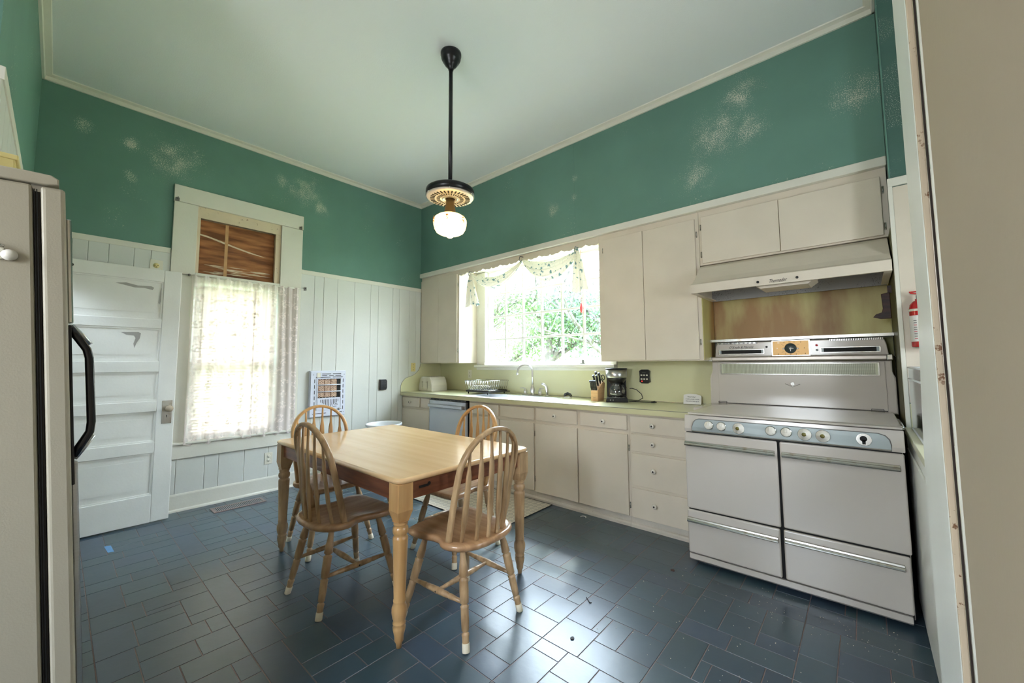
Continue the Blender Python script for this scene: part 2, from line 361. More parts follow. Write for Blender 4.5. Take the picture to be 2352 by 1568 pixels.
# ---- left wall with the tall window and the boarded transom
wl = MB()
for a in [(-5.1, -2.49, 0, CZ), (-1.785, .47, 0, CZ), (-2.49, -1.785, 0, .60), (-2.49, -1.785, 2.07, 2.135), (-2.49, -1.785, 2.69, CZ)]:
    wl.box(-.12, 0, a[0], a[1], a[2], a[3])
wl = wl.build('wall_left', m_teal, kind='structure')
def plank(p, y0, y1, z0, z1, m=m_bead):
    g = .0022
    MB().prism([(0, y0+.0006), (.009, y0+.0006), (.0125, y0+.0045), (.0125, y1-.0045), (.009, y1-.0006), (0, y1-.0006)], 'z', z0, z1).build('plank', m, p)
ys = [-3.47, -3.36, -3.253, -3.167, -3.052, -2.901, -2.795, -2.664]
for a, b in zip(ys, ys[1:]): plank(wl, a, b, .15, 2.285)
ys = [-1.573, -1.429, -1.326, -1.167, -.958, -.75, -.645, -.439, -.342, -.187, -.08, .0]
for a, b in zip(ys, ys[1:]): plank(wl, a, b, .15, 2.285)
for a, b in ((0, .12), (.12, .25), (.25, .348)): plank(wl, a, b, .92, 1.3)
ys = [-2.664, -2.551, -2.348, -2.242, -2.036, -1.828, -1.70, -1.573]
for a, b in zip(ys, ys[1:]): plank(wl, a, b, .15, .50)
t = struct('trim_1')
bx('cap_board', m_pale, .0, .017, -3.468, -2.668, 2.275, ZW, t, b=.002); bx('cap_board', m_pale, .0, .017, -1.57, .0, 2.275, ZW, t, b=.002)
t = struct('baseboard_left')
MB().prism([(0, 0), (.019, 0), (.019, .135), (.016, .146), (.012, .152), (0, .152)], 'y', -3.468, -.005).build('board', m_pale, t)
MB().prism([(.019, 0), (.034, 0), (.032, .012), (.026, .019), (.019, .022)], 'y', -3.468, -.005).build('shoe_moulding', m_pale, t)
# ---- back wall behind the counter, window opening x .965-2.72, z 1.245-2.47
mb = MB()
for a in [(-.12, .965, 0, CZ), (2.72, 5.8, 0, CZ), (.965, 2.72, 0, 1.245), (.965, 2.72, 2.465, CZ)]: mb.box(a[0], a[1], .35, .47, a[2], a[3])
mb.build('wall_back', m_white, kind='structure')
mb = MB().box(0, Wd, 0, .349, 2.53, CZ)
mb.build('wall_soffit', m_teal, kind='structure')
bx('trim_2', m_pale, 0.005, Wd, -.02, .349, 2.472, 2.529, b=.004, kind='structure')
# ---- wall beside the stove niche, faces the camera, and the niche partition
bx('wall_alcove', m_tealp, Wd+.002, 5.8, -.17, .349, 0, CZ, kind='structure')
bx('trim_3', m_teal, Wd-.003, Wd+.004, -.176, -.12, 2.33, 3.46, b=.002, kind='structure')
t = struct('trim_4')
bx('post_board', m_pale, 4.798, 4.818, -.19, -.168, .0, 2.275, t, b=.002)
bx('panel_board', m_cab, 4.819, 5.7, -.178, -.171, 1.04, 2.27, t)
bx('cap_board', m_pale, 4.798, 5.7, -.188, -.171, 2.275, ZW, t, b=.003)
bx('splash_board', m_lam, 4.819, 5.7, -.180, -.171, .905, 1.035, t)
bx('niche_side', mat('dark_green_board', (84, 82, 44), .6), 4.796, 4.811, -.165, .348, .0, 2.04, t)
mb = MB()
for a in [(-5.1, -1.6, 0, CZ), (-1.1, -.17, 0, CZ), (-1.6, -1.1, 0, 1.2), (-1.6, -1.1, 1.9, CZ)]: mb.box(5.7, 5.8, a[0], a[1], a[2], a[3])
mb.build('wall_right', m_teal, kind='structure')
w4 = struct('added_window_4')  # unseen window, invented so the side fill has an opening
for z in (1.2, 1.53, 1.85): MB().box(5.72, 5.75, -1.6, -1.1, z, z+.05).build('sash_rail', m_white, w4)
for y in (-1.6, -1.15): MB().box(5.72, 5.75, y, y+.05, 1.2, 1.9).build('sash_stile', m_white, w4)
bx('wall_partition', m_beige, 4.768, 5.7, -5.1, -2.11, 0, CZ, b=.006, kind='structure')
# front wall (behind/left of the fridge) with a cased doorway
mb = MB()
for a in [(0, .22, 0, CZ), (1.08, 2.42, 0, CZ), (.22, 1.08, 2.09, CZ)]: mb.box(a[0], a[1], -3.59, -3.47, a[2], a[3])
mb.box(2.30, 2.42, -5.1, -3.592, 0, CZ)
wf = mb.build('wall_front', m_teal, kind='structure')
xs = [1.19, 1.34, 1.5, 1.63, 1.8, 1.95, 2.08, 2.25, 2.415]
for a, b in zip(xs, xs[1:]):
    MB().prism([(a+.0006, -3.47), (a+.0006, -3.461), (a+.0045, -3.4575), (b-.0045, -3.4575), (b-.0006, -3.461), (b-.0006, -3.47)], 'z', .15, 2.285).build('plank', m_bead, wf)
t = struct('trim_5')
bx('cap_board', m_pale, 0.02, 2.418, -3.47, -3.452, 2.275, ZW, t, b=.002)
bx('door_casing', m_pale, .10, .22, -3.47, -3.447, 0, 2.2, t, b=.003); bx('door_casing', m_pale, 1.08, 1.20, -3.47, -3.447, 0, 2.2, t, b=.003)
bx('door_casing', m_pale, .10, 1.20, -3.47, -3.445, 2.09, 2.22, t, b=.003)
mb = MB(); mb.box(-.1, 1.3, -4.7, -4.6, 0, 2.5); mb.box(-.12, .0, -4.6, -3.6, 0, 2.5); mb.box(1.2, 1.3, -4.6, -3.6, 0, 2.5)
mb.build('wall_hall', m_beige, kind='structure')
# rear wall of the adjoining room; window opening added to let fill light in
mb = MB()
for a in [(2.3, 3.3, 0, CZ), (4.2, 4.79, 0, CZ), (3.3, 4.2, 0, 1.25), (3.3, 4.2, 2.25, CZ)]: mb.box(a[0], a[1], -5.1, -5.0, a[2], a[3])
mb.build('wall_rear', m_beige, kind='structure')
# ceiling mouldings
t = struct('trim_6')
def crown(prof, axis, a, b, n='crown_moulding'):
    MB().prism(prof, axis, a, b).build(n, m_pale, t)
h = CZ-.043
crown([(0, h), (.014, h), (.018, h+.03), (.034, CZ-.010), (.05, CZ-.007), (.054, CZ), (0, CZ)], 'y', -3.468, 0)
crown([(0, h), (-.014, h), (-.018, h+.03), (-.034, CZ-.010), (-.05, CZ-.007), (-.054, CZ), (0, CZ)], 'x', 0.0, Wd)
crown([(-3.47, h), (-3.456, h), (-3.452, h+.03), (-3.436, CZ-.010), (-3.42, CZ-.007), (-3.416, CZ), (-3.47, CZ)], 'x', 0.0, 2.42)
crown([(Wd, h), (Wd-.014, h), (Wd-.018, h+.03), (Wd-.034, CZ-.010), (Wd-.054, CZ), (Wd, CZ)], 'y', -.5, 0)
# ---- jamb casing at the right of the frame, with its peeling plastic skin
t = struct('trim_7')
MB().prism([(-2.105, 0), (-1.70, 0), (-1.70, .95), (-1.76, 1.15), (-1.83, 1.33), (-1.90, 1.48), (-1.955, 1.60), (-1.93, 1.66), (-1.95, 1.72), (-1.92, 1.79), (-1.90, 1.95), (-1.89, 2.1), (-1.93, 2.3), (-1.93, CZ-.01), (-2.105, CZ-.01)], 'x', 4.750, 4.761, bev=.003).build('casing_board', m_casing, t)
MB().box(4.761, 4.768, -2.095, -1.72, 0, CZ-.01).build('inner_casing_board', m_casing, t)
MB().box(4.751, 4.7615, -2.1135, -2.106, 0, CZ-.01, b=.002).build('casing_edge', m_edge, t)
MB().box(4.7617, 4.7645, -2.124, -2.1145, 0, CZ-.01).build('crack', mat('dark_crack', (44, 32, 26), .8), t)
MB().tube([(4.7675, -2.130, z) for z in (0.0, 1., 2., CZ-.02)], .003, 8).build('corner_bead', m_pale, t)

# ================================================================== window over the sink
w = struct('window_1')
mb = MB(); mb.box(.80, .952, .322, .349, 1.262, 2.465, b=.003); mb.build('casing', m_pale, w)
MB().box(2.735, 2.80, .322, .349, 1.20, 2.465, b=.003).build('casing', m_pale, w)
MB().box(.952, .968, .315, .40, 1.262, 2.465, b=.002).build('stop_bead', m_white, w)
MB().box(.80, 2.80, .27, .349, 1.226, 1.258, b=.006).build('sill', m_pale, w)
MB().box(.82, 2.78, .30, .349, 1.196, 1.225, b=.003).build('apron', m_pale, w)
MB().box(.95, 2.75, .349, .46, 1.246, 1.262).build('sub_sill', m_white, w)
GX = [.990, 1.270, 1.557, 1.838, 2.124, 2.405, 2.690]; GZ = [1.297, 1.581, 1.869, 2.160, 2.445]
MB().box(.969, .992, .365, .405, 1.263, 2.464, b=.002).build('sash_stile', m_white, w)
MB().box(2.688, 2.718, .365, .405, 1.263, 2.464, b=.002).build('sash_stile', m_white, w)
MB().box(.992, 2.688, .365, .405, 1.263, 1.297, b=.002).build('sash_rail', m_white, w)
MB().box(.992, 2.688, .365, .405, 2.443, 2.464, b=.002).build('sash_rail', m_white, w)
for x in GX[1:-1]: MB().box(x-.011, x+.011, .370, .400, 1.297, 2.443, b=.003).build('muntin', m_white, w)
for z in GZ[1:-1]: MB().box(.992, 2.688, .368, .402, z-.010, z+.010, b=.003).build('muntin', m_white, w)
for i in range(6):
    for j in range(4): bx('pane', m_glass, GX[i]+.004, GX[i+1]-.004, .385, .387, GZ[j]+.004, GZ[j+1]-.004, w)
MB().sphere((.975, .30, 1.275), .014).cyl((.975, .30, 1.262), (.975, .33, 1.275), .006).build('sash_knob', m_pale, w)
MB().box(2.39, 2.42, .345, .366, 1.262, 1.31, b=.003).box(2.37, 2.43, .335, .35, 1.262, 1.275, b=.003).build('sash_latch', m_chromew, w)
# ================================================================== tall window with lace curtain, and the transom above
w = struct('window_2')
MB().box(.0, .024, -2.664, -2.492, 0.60, 2.10, b=.003).build('casing', m_pale, w)
MB().box(.0, .024, -1.783, -1.573, 0.60, 2.10, b=.003).build('casing', m_pale, w)
MB().box(.0, .026, -2.664, -2.492, 2.103, 2.76, b=.003).build('casing', m_pale, w)
MB().box(.0, .026, -1.783, -1.573, 2.103, 2.76, b=.003).build('casing', m_pale, w)
MB().box(.0, .030, -2.668, -1.569, 2.762, 2.915, b=.004).build('head_casing', m_pale, w)
MB().box(-.02, .026, -2.49, -1.785, 2.075, 2.130, b=.003).build('mullion_board', m_pale, w)
MB().box(-.10, .055, -2.70, -1.54, .578, .600, b=.006).build('stool', m_pale, w)
MB().box(.012, .034, -2.664, -1.573, .455, .577, b=.003).build('apron', m_pale, w)
# transom: stops and plywood
MB().box(-.10, -.0, -2.49, -2.468, 2.13, 2.69).box(-.10, 0, -1.83, -1.785, 2.13, 2.69).box(-.10, 0, -2.468, -1.83, 2.655, 2.69).build('transom_stop', m_beige, w)
MB().box(-.065, -.045, -2.468, -1.83, 2.131, 2.655).build('plywood_sheet', m_ply, w)
MB().box(-.045, -.043, -2.262, -2.236, 2.131, 2.655).build('pale_stripe', mat('pale_plywood_stripe', (206, 160, 112), .7, var=.1, vs=20), w)
MB().box(-.02, .010, -2.49, -1.785, 2.655, 2.761).box(-.03, .006, -2.49, -2.466, 2.131, 2.655).box(-.03, .006, -1.832, -1.785, 2.131, 2.655).build('transom_frame', mat('cream_frame_paint', (222, 204, 176), .5, var=.08, vs=7, scuff=[((120, 84, 58), 26, .62, 5, .5)]), w)
m_peel = mat('bare_pale_wood', (226, 206, 178), .8, var=.2, vs=30)
MB().prism([(-2.462, 2.52), (-2.40, 2.512), (-2.30, 2.488), (-2.18, 2.455), (-2.05, 2.425), (-1.95, 2.405), (-1.90, 2.395), (-1.95, 2.398), (-2.06, 2.412), (-2.18, 2.440), (-2.30, 2.470), (-2.38, 2.492), (-2.462, 2.506)], 'x', -.0448, -.0435).build('peeled_strip', m_peel, w)
rr_ = random.Random(4)
for k in range(16):
    y0 = rr_.uniform(-2.45, -2.0); L_ = rr_.uniform(.08, .35); z0 = rr_.uniform(2.135, 2.24); y1 = min(y0+L_, -1.85); h_ = rr_.uniform(.003, .008)
    MB().prism([(y0, z0), (y0+(y1-y0)*.4, z0-h_), (y1, z0+.002), (y0+(y1-y0)*.5, z0+h_)], 'x', -.0448, -.0438).build('peeled_strip', m_peel, w)
# sashes, panes, blind
for z0, z1, x in ((.60, 1.30, -.05), (1.26, 2.07, -.085)):
    MB().box(x-.015, x+.015, -2.49, -2.44, z0, z1).box(x-.015, x+.015, -1.835, -1.785, z0, z1).box(x-.015, x+.015, -2.44, -1.835, z0, z0+.055).box(x-.015, x+.015, -2.44, -1.835, z1-.05, z1).build('sash', m_white, w)
    bx('pane', m_glass, x-.002, x+.002, -2.44, -1.835, z0+.055, z1-.05, w)
bl = thing('venetian_blind', 'white horizontal slat blind hanging behind the lace curtain', 'blind', (0, 0, 0))
for k in range(50):
    z = .66+k*.0275
    MB().box(-.024, .004, -2.475, -1.80, z, z+.0012, rot=(0, math.radians(-70), 0), piv=(-.01, 0, z)).build('slat', m_slat, bl)
bx('head_rail', m_slat, -.028, .006, -2.478, -1.797, 2.04, 2.068, bl, b=.003)
bx('bottom_rail', m_slat, -.02, .0, -2.475, -1.80, .632, .645, bl, b=.002)
for y in (-2.35, -1.93): MB().cyl((-.01, y, .645), (-.01, y, 2.04), .0012, n=6).build('lift_cord', m_slat, bl)
MB().cyl((.004, -2.42, 1.35), (.004, -2.42, 2.04), .004, n=8).build('tilt_wand', m_inkg, bl)

# lace curtain material
def lace(name='lace_fabric'):
    m = bpy.data.materials.new(name); m.use_nodes = True; t = m.node_tree; n = t.nodes; L = t.links; n.clear()
    o = n.new('ShaderNodeOutputMaterial'); tc = n.new('ShaderNodeTexCoord'); mp = n.new('ShaderNodeMapping'); L.new(tc.outputs['Object'], mp.inputs[0])
    mp.inputs['Scale'].default_value = (.2, 1, 1)
    v = n.new('ShaderNodeTexVoronoi'); v.inputs['Scale'].default_value = 8.5; v.inputs['Randomness'].default_value = .35; L.new(mp.outputs[0], v.inputs[0])
    p = n.new('ShaderNodeTexVoronoi'); p.inputs['Scale'].default_value = 46; p.inputs['Randomness'].default_value = .9
    q0 = n.new('ShaderNodeTexNoise'); q0.inputs['Scale'].default_value = 90; q0.inputs['Detail'].default_value = 4; L.new(mp.outputs[0], q0.inputs[0])
    vm = n.new('ShaderNodeVectorMath'); vm.operation = 'MULTIPLY_ADD'; vm.inputs[1].default_value = (.03, .03, .03); L.new(q0.outputs['Color'], vm.inputs[0]); L.new(mp.outputs[0], vm.inputs[2]); L.new(vm.outputs[0], p.inputs[0])
    q = n.new('ShaderNodeTexNoise'); q.inputs['Scale'].default_value = 40; q.inputs['Detail'].default_value = 3; L.new(mp.outputs[0], q.inputs[0])
    wob = n.new('ShaderNodeMath'); wob.operation = 'MULTIPLY_ADD'; wob.inputs[1].default_value = .35; L.new(q.outputs[0], wob.inputs[0]); L.new(v.outputs['Distance'], wob.inputs[2])
    r1 = n.new('ShaderNodeMapRange'); r1.inputs[1].default_value = .60; r1.inputs[2].default_value = .54; L.new(wob.outputs[0], r1.inputs[0])
    r2_ = n.new('ShaderNodeMapRange'); r2_.inputs[1].default_value = .52; r2_.inputs[2].default_value = .40; L.new(p.outputs['Distance'], r2_.inputs[0])
    mu = n.new('ShaderNodeMath'); mu.operation = 'MULTIPLY'; L.new(r1.outputs[0], mu.inputs[0]); L.new(r2_.outputs[0], mu.inputs[1])
    sc = n.new('ShaderNodeMapRange'); sc.inputs[3].default_value = .72; sc.inputs[4].default_value = .97; L.new(mu.outputs[0], sc.inputs[0])
    tr = n.new('ShaderNodeBsdfTransparent'); df = n.new('ShaderNodeBsdfDiffuse'); tl_ = n.new('ShaderNodeBsdfTranslucent')
    df.inputs[0].default_value = lin((240, 230, 226)); tl_.inputs[0].default_value = lin((240, 226, 222))
    m1 = n.new('ShaderNodeMixShader'); m1.inputs[0].default_value = .22; L.new(df.outputs[0], m1.inputs[1]); L.new(tl_.outputs[0], m1.inputs[2])
    m2 = n.new('ShaderNodeMixShader'); L.new(sc.outputs[0], m2.inputs[0]); L.new(tr.outputs[0], m2.inputs[1]); L.new(m1.outputs[0], m2.inputs[2])
    L.new(m2.outputs[0], o.inputs[0]); return m
m_lace = lace()
lc = thing('lace_curtain', 'white floral lace curtain gathered over the tall left window', 'curtain', (0, 0, 0))
def lc_panel(y0, y1, sd, zb):
    rnd = random.Random(sd); ph = [rnd.uniform(0, 6) for _ in range(4)]
    def f(u, v):
        y = y0+(y1-y0)*u; z = zb+(2.105-zb)*v
        g = .006+.004*v
        x = .047+g*math.sin(u*38+ph[0]+1.5*math.sin(v*2+ph[1]))+.006*math.sin(u*13+ph[2])*(1-v)+.004*math.sin(u*95+ph[3])*v**4
        z += (.012*math.sin(u*22+ph[1])+.006*math.sin(u*51))*(1-v)**6
        return (x, y+.008*math.sin(v*3+u*9)*(1-v), z)
    return MB().grid(f, 110, 24).build('panel', m_lace, lc)
lc_panel(-2.515, -2.00, 3, .575); lc_panel(-2.02, -1.60, 5, .575)
MB().cyl((.045, -2.53, 2.098), (.045, -1.55, 2.098), .006, n=10).build('curtain_rod', m_pale, lc)
MB().sphere((.045, -1.545, 2.098), .011).sphere((.045, -2.535, 2.098), .011).build('rod_finial', m_inkg, lc)
for y, z, l in ((-2.645, 2.775, 'small grey curtain bracket at the left end of the window head board'), (-1.60, 2.775, 'small grey curtain bracket at the right end of the window head board'), (-1.53, 2.11, 'small metal bracket on the planks right of the lace curtain rod')):
    t_ = thing('curtain_bracket', l, 'bracket', (.03 if z > 2.2 else .014, y, z))
    MB().box(0, .012, -.014, .014, -.016, .016, b=.003).build('back_plate', m_inkg, t_)
    MB().tube([(.010, 0, .004), (.026, 0, .006), (.030, 0, .018)], .004, 6).build('hook', m_inkg, t_)

# ================================================================== open panelled door against the left wall
d = struct('door_1')
DX0, DX1, DY0, DY1 = .165, .200, -3.455, -2.608
MB().box(DX0, DX1-.012, DY0+.01, DY1-.01, .012, 2.075).build('leaf_core', m_white, d)
MB().box(DX0+.002, DX1, DY1-.115, DY1, .012, 2.082, b=.005).build('stile', m_white, d)
MB().box(DX0+.002, DX1, DY0, DY0+.11, .012, 2.082, b=.003).build('stile', m_white, d)
rails = [(.012, .23), (.565, .655), (.90, .985), (1.225, 1.31), (1.585, 1.66), (1.98, 2.082)]
for a, b in rails: MB().box(DX0+.002, DX1, DY0+.11, DY1-.115, a, b, b=.003).build('rail', m_white, d)
for (a, b), (c, e) in zip(rails, rails[1:]):
    z0, z1 = b, c
    y0, y1 = DY0+.11, DY1-.115
    mb = MB()
    for i_, (o0, o1, x) in enumerate(((.0, .012, DX1-.006), (.055, .060, DX1-.0095))):
        mb.box(DX1-.012, x, y0+o0, y1-o0, z1-o1, z1-o0); mb.box(DX1-.012, x, y0+o0, y1-o0, z0+o0, z0+o1)
        mb.box(DX1-.012, x, y0+o0, y0+o1, z0+o1, z1-o1); mb.box(DX1-.012, x, y1-o1, y1-o0, z0+o1, z1-o1)
    mb.build('panel_moulding', m_white, d)
    MB().box(DX1-.013, DX1-.0098, y0+.06, y1-.06, z0+.06, z1-.06).build('panel', m_white, d)
def patch(pts, nm='primer_patch'):
    MB().prism(pts, 'x', DX1-.0098, DX1-.0078).build(nm, m_grey, d)
patch([(-3.01, 1.935), (-2.95, 1.945), (-2.88, 1.93), (-2.80, 1.935), (-2.782, 1.925), (-2.79, 1.905), (-2.84, 1.915), (-2.90, 1.912), (-2.96, 1.925)])
patch([(-2.738, 1.93), (-2.728, 1.90), (-2.733, 1.83), (-2.742, 1.79), (-2.75, 1.80), (-2.745, 1.86)])
patch([(-2.96, 1.545), (-2.86, 1.55), (-2.845, 1.54), (-2.85, 1.50), (-2.868, 1.46), (-2.878, 1.42), (-2.885, 1.455), (-2.875, 1.50), (-2.885, 1.52), (-2.93, 1.525)])
kp = MB().box(DX1, DX1+.003, -2.690, -2.625, .795, .985, b=.001).cyl((DX1+.003, -2.658, .865), (DX1+.0045, -2.658, .865), .006, n=10).build('lock_plate', m_chromew, d)
MB().cyl((DX1+.0035, -2.658, .862), (DX1+.0052, -2.658, .862), .0035, n=8).box(DX1+.003, DX1+.005, -2.660, -2.656, .845, .86).build('keyhole', m_dark, kp)
MB().lathe([(.012, 0), (.012, .02), (.009, .022), (.009, .036), (.022, .044), (.028, .055), (.024, .068), (.0, .072)], (DX1+.003, -2.65, .92), (1, 0, 0), 8).build('faceted_knob', m_beige, kp)
MB().cyl((DX1+.012, -3.248, 1.86), (DX1+.012, -3.248, 2.02), .008, n=10).build('bolt_tube', m_pale, d)
MB().cyl((DX1, -3.248, 2.035), (DX1+.004, -3.248, 2.035), .012, n=12).build('bolt_hole', m_dark, d)

# ================================================================== counter run
def knob(p, x, y, z):
    k = MB().lathe([(.0075, 0), (.0075, .010), (.016, .016), (.019, .024), (.014, .031), (.0, .033)], (x, y, z), (0, -1, 0), 14).build('knob', m_pore, p)
    MB().cyl((x, y-.0325, z), (x, y-.0345, z), .0065, n=10).build('knob_screw', m_ink, k)
    return k
FY = -.268
def front(p, n, x0, x1, z0, z1, kn=None, m=None, y=FY):
    o = MB().box(x0, x1, y-.018, y-.001, z0, z1, b=.003).build(n, m or m_cab, p)
    if kn: knob(o, kn[0], y-.018, kn[1])
    return o
def hinge(p, x, y, z):
    MB().box(x-.005, x+.005, y-.006, y+.001, z-.024, z+.024, b=.002).cyl((x, y-.007, z-.018), (x, y-.007, z+.018), .0035, n=8).build('hinge', m_chromew, p)
def carcass(p, x0, x1, z0=.075, z1=.868, yb=.345):
    mb = MB(); mb.box(x0, x0+.018, FY+.002, yb, z0, z1); mb.box(x1-.018, x1, FY+.002, yb, z0, z1); mb.box(x0+.018, x1-.018, yb-.012, yb, z0, z1); mb.box(x0+.018, x1-.018, FY+.002, yb-.012, z0, z0+.018)
    mb.build('carcass', m_cab, p)
    mb = MB(); mb.box(x0, x1, FY, FY+.002, z0, z1); mb.build('face_frame', m_cab, p)
def toe(p, x0, x1):
    MB().box(x0, x1, FY-.0, FY+.02, .0, .075).build('toe_board', m_toe, p)
    MB().prism([(FY-.001, 0), (FY-.018, 0), (FY-.018, .02), (FY-.012, .03), (FY-.001, .034)], 'x', x0, x1).build('toe_moulding', m_toe, p)
u = thing('base_cabinet', 'cream base cabinet in the corner left of the dishwasher with one knobbed drawer', 'cabinet')
carcass(u, .003, .615); toe(u, .003, .615)
front(u, 'drawer', .03, .405, .735, .852, (.225, .795)); front(u, 'false_drawer_front', .43, .607, .735, .852); front(u, 'door', .03, .607, .09, .71)
hinge(u, .022, FY-.001, .62); hinge(u, .022, FY-.001, .20)
u = thing('base_cabinet', 'cream sink base cabinet with two plain false drawer fronts and no knobs', 'cabinet')
carcass(u, 1.315, 2.248); toe(u, 1.315, 2.248)
front(u, 'false_drawer_front', 1.345, 1.768, .735, .85); front(u, 'false_drawer_front', 1.80, 2.236, .735, .85)
front(u, 'door', 1.345, 1.775, .085, .708); front(u, 'door', 1.79, 2.232, .085, .708); hinge(u, 2.240, FY-.001, .61); hinge(u, 2.240, FY-.001, .19)
u = thing('base_cabinet', 'cream two-door base cabinet with two white-knobbed drawers, right of the sink cabinet', 'cabinet')
carcass(u, 2.249, 3.200); toe(u, 2.249, 3.200)
front(u, 'drawer', 2.266, 2.716, .737, .855, (2.489, .795)); front(u, 'drawer', 2.751, 3.184, .737, .852, (2.982, .793))
front(u, 'door', 2.252, 2.716, .078, .708); front(u, 'door', 2.728, 3.186, .078, .704)
hinge(u, 3.194, FY-.001, .60); hinge(u, 3.194, FY-.001, .16)
u = thing('base_cabinet', 'cream stack of four knobbed drawers beside the stove', 'cabinet')
carcass(u, 3.201, 3.685); toe(u, 3.201, 3.70)
for z0, z1, kz in ((.728, .854, .792), (.583, .714, .653), (.32, .566, .455), (.078, .30, .20)): front(u, 'drawer', 3.216, 3.68, z0, z1, (3.40, kz))
# dishwasher
dw = thing('dishwasher', 'white-fronted built-in dishwasher with a steel bar handle', 'dishwasher')
MB().box(.622, 1.308, FY+.01, .32, .02, .866).build('tub', m_dark, dw)
MB().box(.625, 1.285, FY-.03, FY+.009, .09, .765, b=.006).build('door_panel', mat('pale_blue_white_panel', (206, 214, 226), .25), dw)
MB().box(.625, 1.285, FY-.03, FY+.009, .768, .845, b=.005).build('control_strip', m_steel, dw)
MB().box(.64, 1.28, FY-.02, FY+.009, .848, .862, b=.001).build('top_seal', m_black, dw)
MB().box(.635, 1.25, FY-.062, FY-.047, .765, .802, b=.006).box(.64, .66, FY-.05, FY-.03, .77, .797).box(1.225, 1.245, FY-.05, FY-.03, .77, .797).build('bar_handle', m_steel, dw)
for k in range(9): MB().box(.68+k*.065, .70+k*.065, FY-.0215, FY-.019, .852, .858).build('seal_slot', m_inkg, dw)
MB().box(.64, 1.28, FY, FY+.02, .0, .085).build('kick_plate', m_cab, dw)
# worktop with sink cut-out
ct = thing('worktop', 'long pale yellow-green laminate worktop running under the window', 'worktop')
SX0, SX1, SY0, SY1 = 1.19, 2.255, -.235, .19
mb = MB()
for a in [(0.003, SX0, -.305, .346), (SX1, 3.70, -.305, .346), (SX0, SX1, -.305, SY0), (SX0, SX1, SY1, .346)]: mb.box(a[0], a[1], a[2], a[3], .872, .914)
mb.build('slab', m_lam, ct)
MB().box(.003, 3.70, -.307, -.3052, .871, .912).build('front_edging', mat('laminate_edge', (206, 202, 160), .35), ct)
MB().box(.003, 3.70, -.3085, -.3055, .9115, .9150).build('edge_line', m_inkg, ct)
MB().box(0.02, 3.72, .341, .3485, .915, 1.225).build('backsplash', m_lam, ct)
MB().box(2.80, 3.72, .341, .3485, 1.225, 1.30).build('upper_backsplash', m_lam, ct); MB().box(0.02, .80, .341, .3485, 1.225, 1.30).build('upper_backsplash', m_lam, ct)
MB().box(0.02, 3.70, .333, .341, .9145, .922, b=.002).build('rear_metal_strip', m_chrome, ct)
MB().prism([(.345, .915), (-.309, .915), (-.304, .99), (-.292, 1.025), (-.262, 1.065), (-.233, 1.088), (-.18, 1.106), (-.131, 1.118), (-.08, 1.145), (-.028, 1.193), (-.005, 1.24), (.0, 1.284), (.345, 1.284)], 'x', .0126, .022).build('curved_side_splash', m_lam, ct)
MB().tube([(.018, -.311, .916), (.018, -.306, .99), (.018, -.294, 1.027), (.018, -.264, 1.067), (.018, -.235, 1.090), (.018, -.18, 1.108), (.018, -.131, 1.120), (.018, -.08, 1.147), (.018, -.03, 1.195), (.018, -.007, 1.24), (.018, -.002, 1.283)], .0035, 6).build('edge_bead', m_chromew, ct)
# sink
sk = thing('sink', 'white enamel double-bowl kitchen sink set into the worktop', 'sink')
mb = MB(); rim = .030
zt = .9175
mb.box(SX0-.004, SX1+.004, SY0-.004, SY0+rim, .913, zt, b=.0015); mb.box(SX0-.004, SX1+.004, SY1-.06, SY1+.004, .913, zt, b=.0015)
mb.box(SX0-.004, SX0+rim, SY0+rim, SY1-.06, .913, zt); mb.box(SX1-rim, SX1+.004, SY0+rim, SY1-.06, .913, zt)
mb.box(1.705, 1.745, SY0+rim, SY1-.06, .905, zt-.001); mb.build('rim', m_sink, sk)
for a, b in ((SX0+rim, 1.705), (1.745, SX1-rim)):
    mb = MB(); y0, y1, zb = SY0+rim, SY1-.06, .74; c = .03
    T = [(a, y0, zt-.002), (b, y0, zt-.002), (b, y1, zt-.002), (a, y1, zt-.002)]; B = [(a+c, y0+c, zb), (b-c, y0+c, zb), (b-c, y1-c, zb), (a+c, y1-c, zb)]
    mb._add(T+B, [(4, 5, 6, 7), (0, 4, 5, 1), (1, 5, 6, 2), (2, 6, 7, 3), (3, 7, 4, 0)][:]); mb.build('bowl', m_sink, sk)
    MB().lathe([(.0, 0), (.034, 0), (.040, .003)], ((a+b)/2, (y0+y1)/2, zb+.001), (0, 0, 1), 16).build('drain', m_nickel, sk)
# faucet
fx, fy = 1.815, .225
fc = thing('faucet', 'brushed nickel gooseneck faucet with two lever handles behind the sink', 'faucet')
MB().box(fx-.135, fx+.135, fy-.028, fy+.028, .9145, .926, b=.006).build('deck_plate', m_nickel, fc)
MB().lathe([(.028, 0), (.028, .006), (.018, .012), (.023, .03), (.025, .055), (.020, .085), (.014, .10), (.011, .11)], (fx, fy, .926), n=18).build('spout_base', m_nickel, fc)
R_ = .078
pts = [(fx, fy, 1.03), (fx, fy, 1.14), (fx, fy, 1.185)]+[(fx-R_*(1-math.cos(t))*.62, fy-R_*(1-math.cos(t))*.9, 1.185+R_*math.sin(t)) for t in [PI*k/10 for k in range(1, 11)]]+[(fx-R_*1.24-.006, fy-R_*1.8-.004, 1.16)]
MB().tube(pts, .0105, 12).cyl(pts[-1], (pts[-1][0], pts[-1][1], 1.145), .013, n=12).build('gooseneck_spout', m_nickel, fc)
for s in (-1, 1):
    h_ = MB().lathe([(.024, 0), (.024, .006), (.017, .012), (.021, .028), (.019, .046), (.012, .056), (.010, .068), (.0, .074)], (fx+s*.105, fy, .926), n=16).build('valve_body', m_nickel, fc)
    MB().tube([(fx+s*.105, fy, .992), (fx+s*.13, fy-.01, .997), (fx+s*.17, fy-.02, .996)], [.006, .0065, .0035], 8).build('lever', m_nickel, h_)
